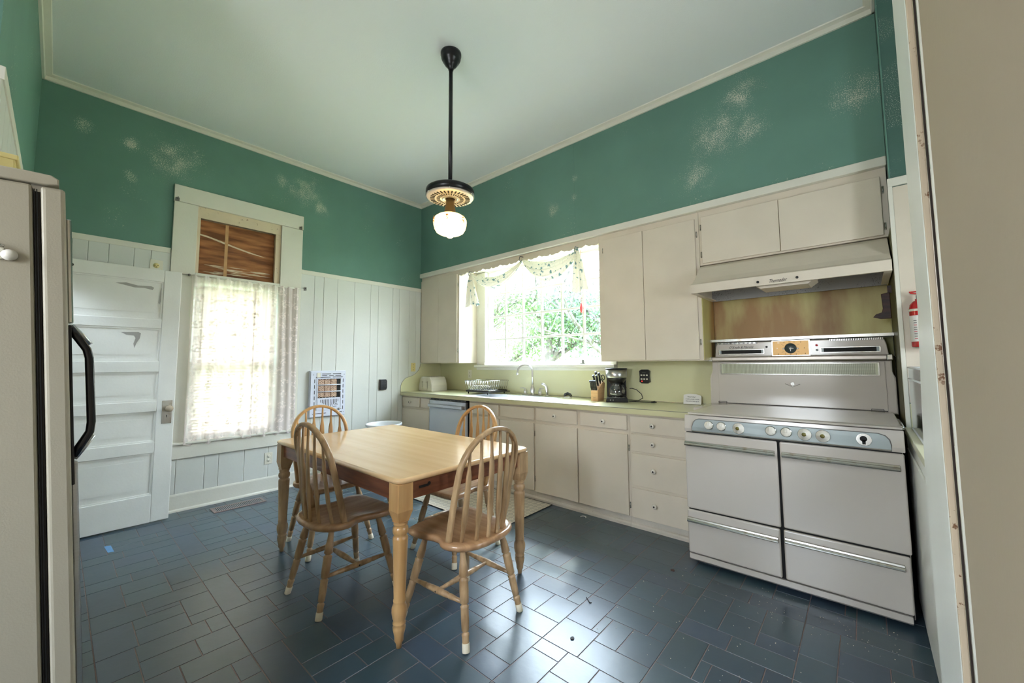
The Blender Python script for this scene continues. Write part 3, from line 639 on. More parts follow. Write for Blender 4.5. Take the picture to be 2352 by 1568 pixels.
sp = thing('side_sprayer', 'curved brushed nickel sprayer standing right of the faucet', 'sprayer', (fx+.205, fy-.005, .9145))
MB().lathe([(.024, 0), (.024, .006), (.016, .014), (.014, .02)], n=14).build('collar', m_nickel, sp)
MB().tube([(0, 0, .02), (0, 0, .07), (-.006, -.006, .11), (-.03, -.02, .135), (-.05, -.03, .135)], [.013, .016, .016, .013, .011], 12).build('spray_handle', m_nickel, sp)

# ---- upper cabinets (tops at 2.471)
def ucab(p, x0, x1, z0, z1, y0=.02, yb=.347, side=m_cab):
    mb = MB(); mb.box(x0, x1, y0+.004, yb, z1-.018, z1); mb.box(x0, x1, y0+.004, yb, z0, z0+.018); mb.box(x0, x0+.018, y0+.004, yb, z0+.018, z1-.018); mb.box(x1-.018, x1, y0+.004, yb, z0+.018, z1-.018)
    mb.build('carcass', side, p)
    MB().box(x0, x1, y0, y0+.004, z0, z1).build('face_frame', m_cab, p)
UY = .02
u = thing('wall_cabinet', 'cream wall cabinet in the corner left of the sink window', 'cabinet'); ucab(u, .004, .80, 1.286, 2.471)
front(u, 'door', .012, .395, 1.296, 2.425, y=UY); front(u, 'door', .397, .772, 1.296, 2.42, y=UY); hinge(u, .782, UY-.001, 2.28); hinge(u, .782, UY-.001, 1.44)
u = thing('wall_cabinet', 'tall cream two-door wall cabinet between the sink window and the stove hood', 'cabinet'); ucab(u, 2.80, 3.698, 1.286, 2.471)
front(u, 'door', 2.852, 3.235, 1.296, 2.42, y=UY); front(u, 'door', 3.238, 3.672, 1.293, 2.418, y=UY)
hinge(u, 3.683, UY-.001, 2.29); hinge(u, 3.683, UY-.001, 1.43); hinge(u, 2.845, UY-.001, 2.32)
u = thing('wall_cabinet', 'low cream two-door cabinet directly above the stove hood', 'cabinet'); ucab(u, 3.700, 4.806, 2.035, 2.471)
front(u, 'door', 3.722, 4.240, 2.048, 2.42, y=UY); front(u, 'door', 4.243, 4.776, 2.044, 2.414, y=UY-.006)
hinge(u, 3.714, UY-.001, 2.34); hinge(u, 3.714, UY-.001, 2.12); hinge(u, 4.786, UY-.001, 2.33); hinge(u, 4.786, UY-.001, 2.10)
# scalloped valance
bx('trim_10', m_teal, 2.5535, 2.5565, -.0015, .0, 2.532, 3.47, kind='structure')
t = struct('trim_8'); pts = [(.802, 2.47), (.802, 2.402)]
n = 7
for k in range(n):
    x0 = .802+(2.798-.802)*k/n; x1 = .802+(2.798-.802)*(k+1)/n; w_ = x1-x0
    for f_, z in ((.06, 2.395), (.16, 2.392), (.26, 2.402), (.36, 2.398), (.5, 2.418), (.64, 2.398), (.74, 2.402), (.84, 2.392), (.94, 2.395), (1, 2.408)): pts.append((x0+w_*f_, z))
pts += [(2.798, 2.47)]
MB().prism(pts, 'y', .022, .040).build('scalloped_board', m_cab, t)

# ================================================================== stove niche, hood
t = struct('trim_9')
bx('stained_splash', m_lamst, 3.704, 4.794, .338, .348, 1.452, 1.80, t)
bx('stained_side', m_lamst, 3.6985, 3.7025, .024, .336, 1.29, 1.99, t)
bx('niche_shelf', m_lam, 3.704, 4.794, .19, .347, 1.434, 1.450, t); bx('shelf_edge', m_chromew, 3.704, 4.794, .187, .1895, 1.433, 1.452, t)
bx('lower_panel', m_lamd, 3.722, 4.794, .338, .348, .0, 1.43, t)
hd = thing('range_hood', 'cream flared metal range hood mounted over the stove', 'range hood')
HX0, HX1 = 3.708, 4.784
cv = [(.03, 2.030), (-.02, 2.005), (-.08, 1.955), (-.15, 1.895), (-.21, 1.855), (-.25, 1.842), (-.256, 1.838), (-.256, 1.776)]
ci = [(-.248, 1.776), (-.248, 1.834), (-.205, 1.846), (-.145, 1.886), (-.075, 1.946), (-.015, 1.996), (.03, 2.02)]
MB().prism(cv+ci, 'x', HX0, HX1).build('canopy_shell', m_cab, hd)
side = cv+[(.30, 1.776), (.30, 2.03)]
MB().prism(side, 'x', HX0-.004, HX0).build('side_plate', m_cab, hd); MB().prism(side, 'x', HX1, HX1+.004).build('side_plate', m_cab, hd)
MB().box(HX0, HX1, .285, .30, 1.776, 2.03).box(HX0, HX1, .05, .285, 2.0, 2.02).build('inner_panel', m_grille, hd)
MB().box(HX0, HX1, -.248, -.225, 1.778, 1.783).box(HX0, HX0+.03, -.225, .285, 1.778, 1.786).box(HX1-.03, HX1, -.225, .285, 1.778, 1.786).build('bottom_flange', m_cab, hd)
MB().prism([(4.10, 1.86), (4.10, 1.795), (4.14, 1.764), (4.40, 1.764), (4.44, 1.795), (4.44, 1.86)], 'y', -.20, .0).build('light_box', m_cab, hd)
for x in (4.136, 4.351): MB().lathe([(.007, 0), (.008, .010), (.0, .014)], (x, -.256, 1.80), (0, -1, 0), 12).build('switch_knob', m_black, hd)
text('script_lettering', 'Thermador', .034, ft(4.245, -.2568, 1.797), m_ink, hd, shear=.5, sx=.62)
# boot-shaped wooden ornament hung on the niche side
bo = thing('boot_ornament', 'dark brown boot-shaped ornament hanging at the right end of the stove niche', 'ornament')
MB().prism([(4.785, 1.70), (4.785, 1.535), (4.735, 1.535), (4.70, 1.548), (4.715, 1.566), (4.742, 1.575), (4.748, 1.60), (4.744, 1.69)], 'y', .08, .10, bev=.003).build('boot', m_brown, bo)
MB().box(4.775, 4.794, .085, .095, 1.695, 1.74).build('hanger', m_brown, bo)

# ================================================================== vintage double-oven gas range
st = thing('gas_range', 'large vintage white enamel double-oven gas range with a clock backguard', 'stove')
Y = -.58
MB().box(3.735, 4.760, Y+.028, .16, .045, .925).build('body', m_enamel, st)
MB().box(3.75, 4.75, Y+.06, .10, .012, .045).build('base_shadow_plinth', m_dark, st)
for x in (3.80, 4.70):
    for y in (-.45, .05): MB().lathe([(.022, 0), (.022, .01), (.014, .015), (.014, .046)], (x, y, .0), n=12).build('foot', m_dark, st)
MB().prism([(Y+.018, .022), (Y+.004, .034), (Y+.004, .064), (Y+.03, .064), (Y+.03, .022)], 'x', 3.733, 4.752, bev=.004).build('kick_skirt', m_enamel, st)
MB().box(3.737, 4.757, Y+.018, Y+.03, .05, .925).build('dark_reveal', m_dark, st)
def sdoor(n, x0, x1, z0, z1, hz, hx0, hx1):
    o = MB().box(x0, x1, Y, Y+.018, z0, z1, b=.009, seg=3).build(n, m_enamel, st)
    pr = [(Y-.002, hz+.015), (Y-.012, hz+.013), (Y-.015, hz+.006), (Y-.020, hz+.004), (Y-.024, hz-.002), (Y-.024, hz-.007), (Y-.019, hz-.013), (Y-.006, hz-.014), (Y-.002, hz-.010)]
    MB().prism(pr, 'x', hx0, hx1, bev=.002).build('chrome_handle', m_chromew, o)
    return o
sdoor('oven_door', 3.731, 4.240, .344, .821, .752, 3.733, 4.229)
sdoor('oven_door', 4.252, 4.764, .347, .821, .752, 4.262, 4.746)
sdoor('lower_drawer', 3.731, 4.234, .070, .336, .276, 3.734, 4.225)
sdoor('lower_drawer', 4.249, 4.757, .070, .338, .285, 4.255, 4.736)
MB().prism([(Y+.026, .827), (Y-.002, .828), (Y-.004, .85), (Y+.006, .932), (Y+.026, .932)], 'x', 3.733, 4.768, bev=.004).build('control_fascia', m_enamel, st)
# the fascia leans back slightly; controls sit on it
def fy_(z): return Y-.0045+(z-.85)*.12 if z > .85 else Y-.0045
pts = [(3.780, .832), (3.781, .86), (3.79, .89), (3.806, .907), (3.824, .912), (4.675, .912), (4.700, .903), (4.715, .885), (4.720, .86), (4.720, .832)]
mb = MB(); vs = [(x, fy_(z)-.002, z) for x, z in pts]; vb = [(x, fy_(z)+.002, z) for x, z in pts]; n = len(pts)
mb._add(vs+vb, [tuple(range(n))]+[(i, (i+1) % n, n+(i+1) % n, n+i) for i in range(n)]); mb.build('control_panel', m_panel, st)
MB().tube([(x, fy_(z)-.003, z) for x, z in pts], .0022, 6, closed=True).build('panel_border', m_inkg, st)
MB().box(3.782, 4.718, Y-.010, Y-.004, .829, .838, b=.002).build('chrome_strip', m_chrome, st)
def bknob(x, z, kind):
    y = fy_(z)-.002; A = (0, -1, .12)
    if kind:
        k = MB().lathe([(.030, 0), (.031, .004), (.028, .006), (.026, .008), (.022, .018), (.014, .026), (.013, .030), (.0, .030)], (x, y, z), A, 24).build('oven_knob', m_pore, st)
        MB().lathe([(.0105, 0), (.0105, .0035), (.0, .005)], (x, y-.029, z+.0035), A, 14).build('knob_lens', mat('olive_lens', (104, 96, 44), .2), k)
        MB().lathe([(.0325, 0), (.0325, .003), (.029, .005)], (x, y, z), A, 24).build('chrome_ring', m_chrome, k)
    else:
        k = MB().lathe([(.024, 0), (.0245, .006), (.0235, .013), (.021, .016), (.0, .016)], (x, y-.003, z), A, 24).build('burner_knob', m_pore, st)
        MB().lathe([(.0275, 0), (.0275, .003), (.0235, .006)], (x, y, z), A, 24).build('chrome_ring', m_chrome, k)
        MB().box(x-.0065, x+.0065, y-.024, y-.018, z+.0, z+.026, b=.002).build('grip_tab', m_pore, k)
        for a in range(-3, 4): MB().box(x-.001, x+.001, y-.0205, y-.0188, z-.021, z-.016, rot=(0, a*.28, 0), piv=(x, y, z)).build('dial_mark', m_ink, k)
for x in (3.883, 3.955, 4.215, 4.289): bknob(x, .877, 0)
for x in (4.050, 4.373, 4.453): bknob(x, .874, 1)
MB().lathe([(.031, 0), (.031, .0012), (.029, .0012)], (4.619, fy_(.875)-.0015, .875), (0, -1, .12), 28).build('lock_rosette', m_chrome, st)
y = fy_(.875)-.0035
MB().cyl((4.617, y, .879), (4.617, y-.002, .879), .0145, n=16).box(4.611, 4.625, y-.002, y, .848, .875, b=.001).build('keyhole', m_dark, st)
# cooktop lid
MB().prism([(Y+.002, .936), (Y-.004, .940), (Y+.0, .947), (Y+.03, .951), (.19, .951), (.19, .936)], 'x', 3.756, 4.764, bev=.004).build('cooktop_lid', m_enamel, st)
MB().prism([(3.6895, .905), (3.6895, .946), (3.756, .950), (3.756, .905)], 'y', -.25, .19).build('left_shoulder', m_enamel, st)
MB().box(4.752, 4.775, Y+.05, -.20, .930, .9505, b=.006).build('lid_corner_bracket', m_chromew, st)
# backguard
BP = [(3.686, .935), (3.688, 1.150), (3.694, 1.170), (3.704, 1.192), (3.708, 1.215), (3.708, 1.276), (4.776, 1.276), (4.775, 1.205), (4.780, 1.185), (4.789, 1.165), (4.788, .935)]
MB().prism(BP, 'y', .20, .325, bev=.008).build('backguard', m_enamel, st)
MB().box(3.752, 4.742, .1945, .21, .953, 1.272, b=.004).build('splash_panel', m_enamel, st)
MB().box(3.755, 4.74, .1935, .20, .951, .954).build('panel_seam', m_ink, st)
MB().prism([(.165, 1.279), (.150, 1.287), (.150, 1.305), (.165, 1.313), (.31, 1.313), (.31, 1.279)], 'x', 3.722, 4.750, bev=.002).build('shelf_rail', mat('aged_rail', (196, 186, 176), .3, .35, var=.12, vs=12), st)
for a, b in ((3.692, 3.7215), (4.7505, 4.782)): MB().box(a, b, .146, .312, 1.277, 1.315, b=.006).build('corner_cap', m_chrome, st)
MB().tube([(4.782, .2, 1.30), (4.792, .19, 1.302), (4.794, .18, 1.296)], .003, 6).build('rail_screw', m_chrome, st)
# lamp strip
def frame(n, x0, x1, z0, z1, y0, y1, w_, m, p, b=.003):
    return MB().box(x0, x1, y0, y1, z1-w_, z1, b=b*.4).box(x0, x1, y0, y1, z0, z0+w_, b=b*.4).box(x0, x0+w_, y0, y1, z0+w_, z1-w_).box(x1-w_, x1, y0, y1, z0+w_, z1-w_).build(n, m, p)
frame('lamp_frame', 3.772, 4.714, 1.176, 1.264, .188, .196, .008, m_chrome, st)
g_ = MB().box(3.780, 3.793, .189, .194, 1.184, 1.256).box(4.694, 4.706, .189, .194, 1.184, 1.256).box(3.793, 4.694, .1915, .194, 1.184, 1.256).build('lamp_lens', mat('pale_glass_lens', (206, 208, 180), .25, var=.08, vs=5), st)
mb = MB()
for k in range(96): x = 3.797+k*.0094; mb.box(x-.0014, x+.0014, .1885, .1915, 1.185, 1.255)
for k in range(7): z = 1.192+k*.0095; mb.box(3.793, 4.694, .1895, .1915, z-.0010, z+.0010)
mb.build('lens_ribs', mat('lens_rib_glass', (150, 152, 130), .25), g_, kind='stuff')
# V emblem with round boss
MB().tube([(4.198, .193, 1.113), (4.243, .193, 1.091), (4.288, .193, 1.112)], .0022, 6).cyl((4.243, .1945, 1.112), (4.243, .190, 1.112), .0115, n=16).build('emblem', m_chrome, st)
for a, b in ((3.748, 3.808), (4.660, 4.722)): frame('lid_hinge', a, b, .950, .964, .186, .194, .0025, m_ink, st)
# top unit
MB().prism([(3.733, 1.3135), (3.739, 1.385), (3.752, 1.424), (4.744, 1.424), (4.756, 1.385), (4.764, 1.3135)], 'y', .20, .32, bev=.006).build('top_housing', m_enamel, st)
cl = frame('clock_frame', 4.128, 4.358, 1.314, 1.428, .192, .201, .006, m_chrome, st)
MB().box(4.134, 4.352, .195, .1995, 1.320, 1.422).build('clock_face', m_gold, cl)
MB().lathe([(.037, 0), (.037, .002), (.034, .004), (.0, .004)], (4.243, .195, 1.369), (0, -1, 0), 28).build('dial', m_dial, cl)
MB().lathe([(.0065, 0), (.006, .004), (.0, .005)], (4.243, .191, 1.367), (0, -1, 0), 12).lathe([(.0065, 0), (.005, .004), (.0, .005)], (4.200, .195, 1.367), (0, -1, 0), 12).lathe([(.0065, 0), (.005, .004), (.0, .005)], (4.286, .195, 1.367), (0, -1, 0), 12).build('dial_knob', m_pore, cl)
MB().box(4.2422, 4.2438, .1895, .191, 1.348, 1.367).box(4.243, 4.262, .1895, .191, 1.366, 1.3675).build('clock_hand', m_pore, cl)
NUM = {10: (-.073, .042), 11: (-.038, .043), 12: (-.004, .044), 1: (.024, .043), 2: (.062, .043), 3: (.082, .0), 4: (.086, -.040), 5: (.033, -.042), 6: (0, -.044), 7: (-.032, -.042), 8: (-.076, -.042), 9: (-.082, 0)}
for k, (dx, dz) in NUM.items(): text('numeral', str(k), .0145, ft(4.243+dx, .1945, 1.369+dz), m_ink if k not in (9, 10) else m_pore, cl)
for ang in (28, 60, -28, -60, 152, 120, 208, 240):
    a = math.radians(ang)
    if abs(math.sin(a)) > .8: continue
    MB().box(4.243+.046, 4.243+.062, .1938, .195, 1.3685, 1.3697, rot=(0, -a, 0), piv=(4.243, .194, 1.369)).build('minute_mark', m_ink, cl)
for a, b in ((3.762, 4.078), (4.414, 4.727)):
    f_ = frame('slot_frame', a, b, 1.331, 1.370, .194, .201, .006, m_chromew, st)
    MB().box(a+.02, b-.02, .1955, .1995, 1.337, 1.364).build('dark_window', m_dark, f_)
    MB().box(a+.006, a+.02, .1952, .1998, 1.337, 1.364).box(b-.02, b-.006, .1952, .1998, 1.337, 1.364).build('window_end', m_panel, f_)
for x, z, m in ((4.094, 1.384, m_ink), (4.396, 1.386, m_red), (4.397, 1.352, m_panel)): MB().lathe([(.0075, 0), (.0075, .004), (.0, .006)], (x, .2, z), (0, -1, 0), 12).build('indicator', m, st)
for a, b in ((3.755, 4.035), (4.468, 4.742)):
    v_ = MB().box(a, b, .196, .23, 1.4105, 1.4265, b=.002).build('vent_rail', m_chrome, st)
    mb = MB()
    for k in range(int((b-a)/.009)): mb.box(a+.004+k*.009, a+.008+k*.009, .1952, .1965, 1.412, 1.425)
    mb.build('vent_louvres', m_ink, v_, kind='stuff')
text('script_lettering', "O'Keefe & Merritt", .028, ft(3.921, .1988, 1.385), m_ink, st, shear=.45, sx=.80)

# ================================================================== refrigerator (leans back a little)
LEAN = .0657
fr = thing('refrigerator', 'almond refrigerator at the left edge, black handle, seen edge-on', 'refrigerator', (0, -3.180, .048), (LEAN, 0, 0))
FX0, FX1 = 2.46, 3.165
MB().box(FX0, FX1, -.70, -.052, .03, 1.665, b=.006).build('body', m_fr, fr)
dg = MB().box(FX0+.008, FX1-.006, -.051, -.041, .10, 1.655).build('door_gasket', m_gask, fr)
for q in (-.0495, -.0455): MB().box(FX0+.006, FX1-.0035, q-.0009, q+.0009, .10, 1.655).build('gasket_rib', m_dark, dg)
for a, b in ((FX0, 2.798), (2.804, FX1)):
    dd = MB().box(a, b, -.040, .0, .09, 1.665, b=.008, seg=3).build('door', m_fr, fr)
MB().box(FX0+.01, FX1-.01, -.045, -.01, .0, .085).build('toe_grille', m_black, fr)
for x in (FX0+.05, FX1-.05):
    MB().cyl((x, -.06, -.05+.004), (x, -.06, .03), .018, n=10).build('levelling_foot', m_black, fr)
    MB().cyl((x, -.64, -.002), (x, -.64, .03), .018, n=10).build('levelling_foot', m_black, fr)
MB().prism([(-.66, 1.668), (-.66, 1.694), (-.06, 1.694), (-.022, 1.692), (-.010, 1.684), (-.010, 1.670), (-.03, 1.666)], 'x', FX1-.10, FX1+.006, bev=.003).build('hinge_cover', m_fr, fr)
MB().prism([(-.055, 1.667), (-.05, 1.650), (-.035, 1.648), (-.022, 1.664)], 'x', FX1-.06, FX1-.005).build('hinge_bracket', m_steel, fr)
MB().cyl((FX1-.03, -.022, 1.655), (FX1-.03, -.022, 1.668), .006, n=8).build('hinge_pin', m_chrome, fr)
hx = FX1-.055
MB().box(hx-.022, hx+.022, .0, .006, .93, 1.33, b=.002).build('handle_backplate', m_black, fr)
MB().tube([(hx, .004, 1.322), (hx, .016, 1.300), (hx, .032, 1.268), (hx, .036, 1.245), (hx, .037, 1.08), (hx, .034, 1.055), (hx, .018, 1.025), (hx, .004, 1.000)], 0, 10, flat=(.016, .0085), upv=(0, 1, .2)).build('door_handle', m_navy, fr)
MB().tube([(hx, .006, 1.330), (hx, .020, 1.310), (hx, .038, 1.280)], .006, 8).tube([(hx, .006, .992), (hx, .020, 1.012), (hx, .040, 1.045)], .006, 8).build('handle_collar', m_steel, fr)
MB().box(hx-.012, hx+.012, .0, .010, 1.335, 1.602, b=.003).build('upper_trim_strip', m_chrome, fr)
MB().box(hx-.012, hx+.012, .0, .012, .30, .985, b=.003).build('lower_trim_strip', m_steel, fr)
mc = thing('magnetic_clip', 'white and chrome clip stuck on the side of the refrigerator', 'clip', (FX1+.001, -3.365, 1.53))
MB().lathe([(.0, 0), (.012, .0), (.013, .006), (.0, .010)], (0, 0, -.003), (1, 0, 0), 16).build('clip_disc', m_pore, mc)
MB().box(.0, .006, -.05, -.008, -.014, .012, b=.002).build('clip_plate', m_plate, mc)
MB().tube([(.004, -.045, .016), (.010, -.025, .020), (.006, -.008, .016)], .003, 6).build('wire_spring', m_chrome, mc)
b_ = thing('plastic_tub', 'yellowed plastic box standing on top of the refrigerator', 'box', (2.90, -3.41, 1.722))
MB().prism([(-.03, .0), (.035, .0), (.028, .105), (-.028, .115)], 'x', -.06, .06, bev=.003).build('tub', m_yel, b_)
MB().box(-.064, .064, -.034, .034, .098, .112, b=.003).build('lid', m_yel, b_)
b_ = thing('paper_carton', 'white carton on the refrigerator behind the yellow box', 'box', (2.90, -3.55, 1.728))
MB().box(-.1, .1, -.08, .07, 0, .18, b=.003).build('carton', m_lab, b_)

# ================================================================== pendant light from a ceiling fan motor
lp = thing('pendant_light', 'black ceiling pendant with vented fan drum and glowing schoolhouse glass shade', 'pendant light', (2.498, -1.527, 0))
MB().lathe([(.074, CZ), (.074, CZ-.018), (.070, CZ-.022), (.070, CZ-.040), (.060, CZ-.062), (.050, CZ-.070), (.046, CZ-.084), (.030, CZ-.104), (.020, CZ-.112), (.018, CZ-.128), (.0, CZ-.128)][::-1], n=32).build('canopy', m_black, lp)
MB().lathe([(.0145, 2.50), (.0145, CZ-.12)], n=14).lathe([(.022, 2.505), (.020, 2.52), (.0148, 2.53)], n=14).build('down_rod', m_black, lp)
MB().lathe([(.03, 2.512), (.10, 2.510), (.150, 2.503), (.165, 2.494), (.169, 2.485), (.169, 2.446), (.165, 2.446), (.165, 2.480), (.03, 2.505)], n=48).build('drum', m_black, lp)
pb = MB().lathe([(.167, 2.446), (.160, 2.437), (.140, 2.431), (.034, 2.428), (.034, 2.434), (.16, 2.444)], n=48).build('vent_plate', mat('cream_vent_plate', (214, 204, 190), .4, .3), lp)
mb = MB()
for k in range(32):
    a = 2*PI*k/32
    for r0, r1, w_ in ((.108, .138, .0042), (.070, .094, .0028)):
        mb.box(r0, r1, -w_, w_, 2.4275, 2.4312, rot=(0, 0, a), piv=(0, 0, 0))
mb.build('vent_slots', m_dark, pb, kind='stuff')
MB().lathe([(.055, 2.4300), (.055, 2.4262), (.050, 2.4262), (.050, 2.430)], n=32).build('inner_ring', m_chromew, lp)
for k in range(6):
    a = 2*PI*k/6+.35; MB().sphere((.1685*math.cos(a), .1685*math.sin(a), 2.444), .0045, n=8).build('screw', m_chrome, lp)
MB().lathe([(.030, 2.43), (.031, 2.385), (.033, 2.378), (.033, 2.372), (.037, 2.366), (.040, 2.330), (.046, 2.322), (.0, 2.322)][::-1], n=24).build('socket_neck', mat('bronze_neck', (120, 100, 66), .4, .6), lp)
mb = MB()
for k in range(36): a = 2*PI*k/36; mb.sphere((.048*math.cos(a), .048*math.sin(a), 2.323), .0028, n=6)
mb.build('beaded_ring', m_gold, lp, kind='stuff')
def shade_mat():
    m = mat('glowing_cream_glass', (252, 232, 176), .18, coat=.4, emit=((255, 214, 128), 2.3)); return m
shp = [(.046, 2.322), (.060, 2.318), (.086, 2.307), (.106, 2.292), (.115, 2.276), (.1165, 2.262), (.113, 2.238), (.106, 2.212), (.094, 2.192), (.074, 2.180), (.050, 2.173), (.030, 2.164), (.014, 2.152), (.005, 2.149), (.0, 2.1485)]
sh = MB().lathe(shp, n=40).build('glass_shade', shade_mat(), lp)
for k in range(6):
    a = -.86+2*PI*k/6
    c = Vector((.1172*math.cos(a), .1172*math.sin(a), 2.262)); u_ = Vector((-math.sin(a), math.cos(a), 0))
    MB().tube([c+u_*.021*math.cos(t_)*1.0+Vector((0, 0, .029*math.sin(t_)))-Vector((math.cos(a), math.sin(a), 0))*.0025*abs(math.cos(t_))**2 for t_ in [2*PI*q/20 for q in range(20)]], .0007, 5, closed=True).build('oval_border', mat('shade_line', (206, 178, 120), .4), sh)
    mb = MB(); rr = random.Random(k)
    for q in range(12):
        p_ = c+u_*rr.uniform(-.009, .009)+Vector((0, 0, rr.uniform(-.018, .018))); mb.sphere(p_, rr.uniform(.0022, .0042), n=6)
    mb.build('painted_flowers', mat('orange_flower', (226, 120, 44), .5), sh)
MB().lathe([(.1075, 2.2150), (.1085, 2.2145), (.1075, 2.2140)], n=40).build('shade_line_ring', mat('shade_band', (190, 150, 110), .4), sh)
pl_ = bpy.data.lights.new('pendant_bulb', 'POINT'); pl_.energy = 4; pl_.color = (1, .80, .55); pl_.shadow_soft_size = .11
po = bpy.data.objects.new('pendant_bulb', pl_); COL.objects.link(po); po.location = (2.498, -1.527, 2.08); po.parent = lp; po.location = (0, 0, 2.02)

# ================================================================== table
tb = thing('dining_table', 'square pale oak dining table with red-brown aprons and turned legs', 'table', (2.265, -1.785, 0))
tx, ty = .765, .465
def rrect(x, y, r, n=6):
    P_ = []
    for cx, cy, a0 in ((x-r, y-r, 0), (-x+r, y-r, 90), (-x+r, -y+r, 180), (x-r, -y+r, 270)):
        for k in range(n+1): a = math.radians(a0+90*k/n); P_.append((cx+r*math.cos(a), cy+r*math.sin(a)))
    return P_
def halftop(s):
    t_ = bmesh.new(); lv = [(-.004, .727), (0, .731), (.004, .738), (.003, .745), (-.003, .750), (-.010, .752)]
    rings = []
    for o_, z in lv: rings.append([t_.verts.new((p[0], p[1], z)) for p in rrect(tx+o_, ty+o_, .045+o_)])
    for A, B in zip(rings, rings[1:]):
        for i in range(len(A)):
            j = (i+1) % len(A); f = t_.faces.new((A[i], A[j], B[j], B[i])); f.smooth = True
    t_.faces.new(rings[0][::-1]); t_.faces.new(rings[-1])
    geom = t_.verts[:]+t_.edges[:]+t_.faces[:]
    r_ = bmesh.ops.bisect_plane(t_, geom=geom, plane_co=(s*.0006+.012, 0, 0), plane_no=(s, 0, 0), clear_inner=True)
    bmesh.ops.edgeloop_fill(t_, edges=[e for e in r_['geom_cut'] if isinstance(e, bmesh.types.BMEdge)])
    mb = MB(); mb._merge(t_, 0); return mb
halftop(1).build('tabletop_half', m_oak, tb); halftop(-1).build('tabletop_half', m_oak, tb)
for s in (-1, 1):
    MB().box(-tx+.08, tx-.08, s*(ty-.035)-.010, s*(ty-.035)+.010, .642, .7265, b=.001).build('apron', m_maho, tb)
    MB().box(s*(tx-.035)-.010, s*(tx-.035)+.010, -ty+.08, ty-.08, .642, .7265, b=.001).build('apron', m_maho, tb)
MB().box(tx-.0245, tx-.0235, -ty+.13, -ty+.185, .682, .694, b=.0003).cyl((tx-.0245, -ty+.188, .694), (tx-.0235, -ty+.188, .694), .009, n=12).build('leaf_slide_notch', m_dark, tb)
legp = [(.0, 0), (.012, 0), (.014, .02), (.020, .030), (.021, .05), (.027, .075), (.0295, .090), (.024, .10), (.029, .104), (.029, .110), (.024, .114), (.031, .130), (.035, .155), (.034, .175), (.026, .195), (.028, .20), (.0285, .206), (.026, .21), (.029, .30), (.0325, .42), (.0345, .475), (.033, .484), (.026, .488), (.034, .500), (.036, .512), (.034, .526), (.027, .534), (.032, .539), (.032, .545), (.030, .55), (.038, .556)]
first = None
for sx in (-1, 1):
    for sy in (-1, 1):
        wm = m_honey if (sx, sy) == (1, -1) else m_worn
        x, y = sx*(tx-.046), sy*(ty-.046)
        mb = MB(); mb.lathe(legp, (x, y, 0), n=24)
        mb.box(x-.0395, x+.0395, y-.0395, y+.0395, .60, .7265, b=.003)
        # chamfered pyramid from the square block to the round turning
        a, r_ = .0395, .028
        B = [(x+r_*math.cos(PI/4+q*PI/2)*1.3, y+r_*math.sin(PI/4+q*PI/2)*1.3, .552) for q in range(4)]; T = [(x+a*c_, y+a*d_, .602) for c_, d_ in ((1, 1), (-1, 1), (-1, -1), (1, -1))]
        mb._add(B+T, [(0, 1, 5, 4), (1, 2, 6, 5), (2, 3, 7, 6), (3, 0, 4, 7), (3, 2, 1, 0), (4, 5, 6, 7)])
        mb.build('leg', wm, tb)

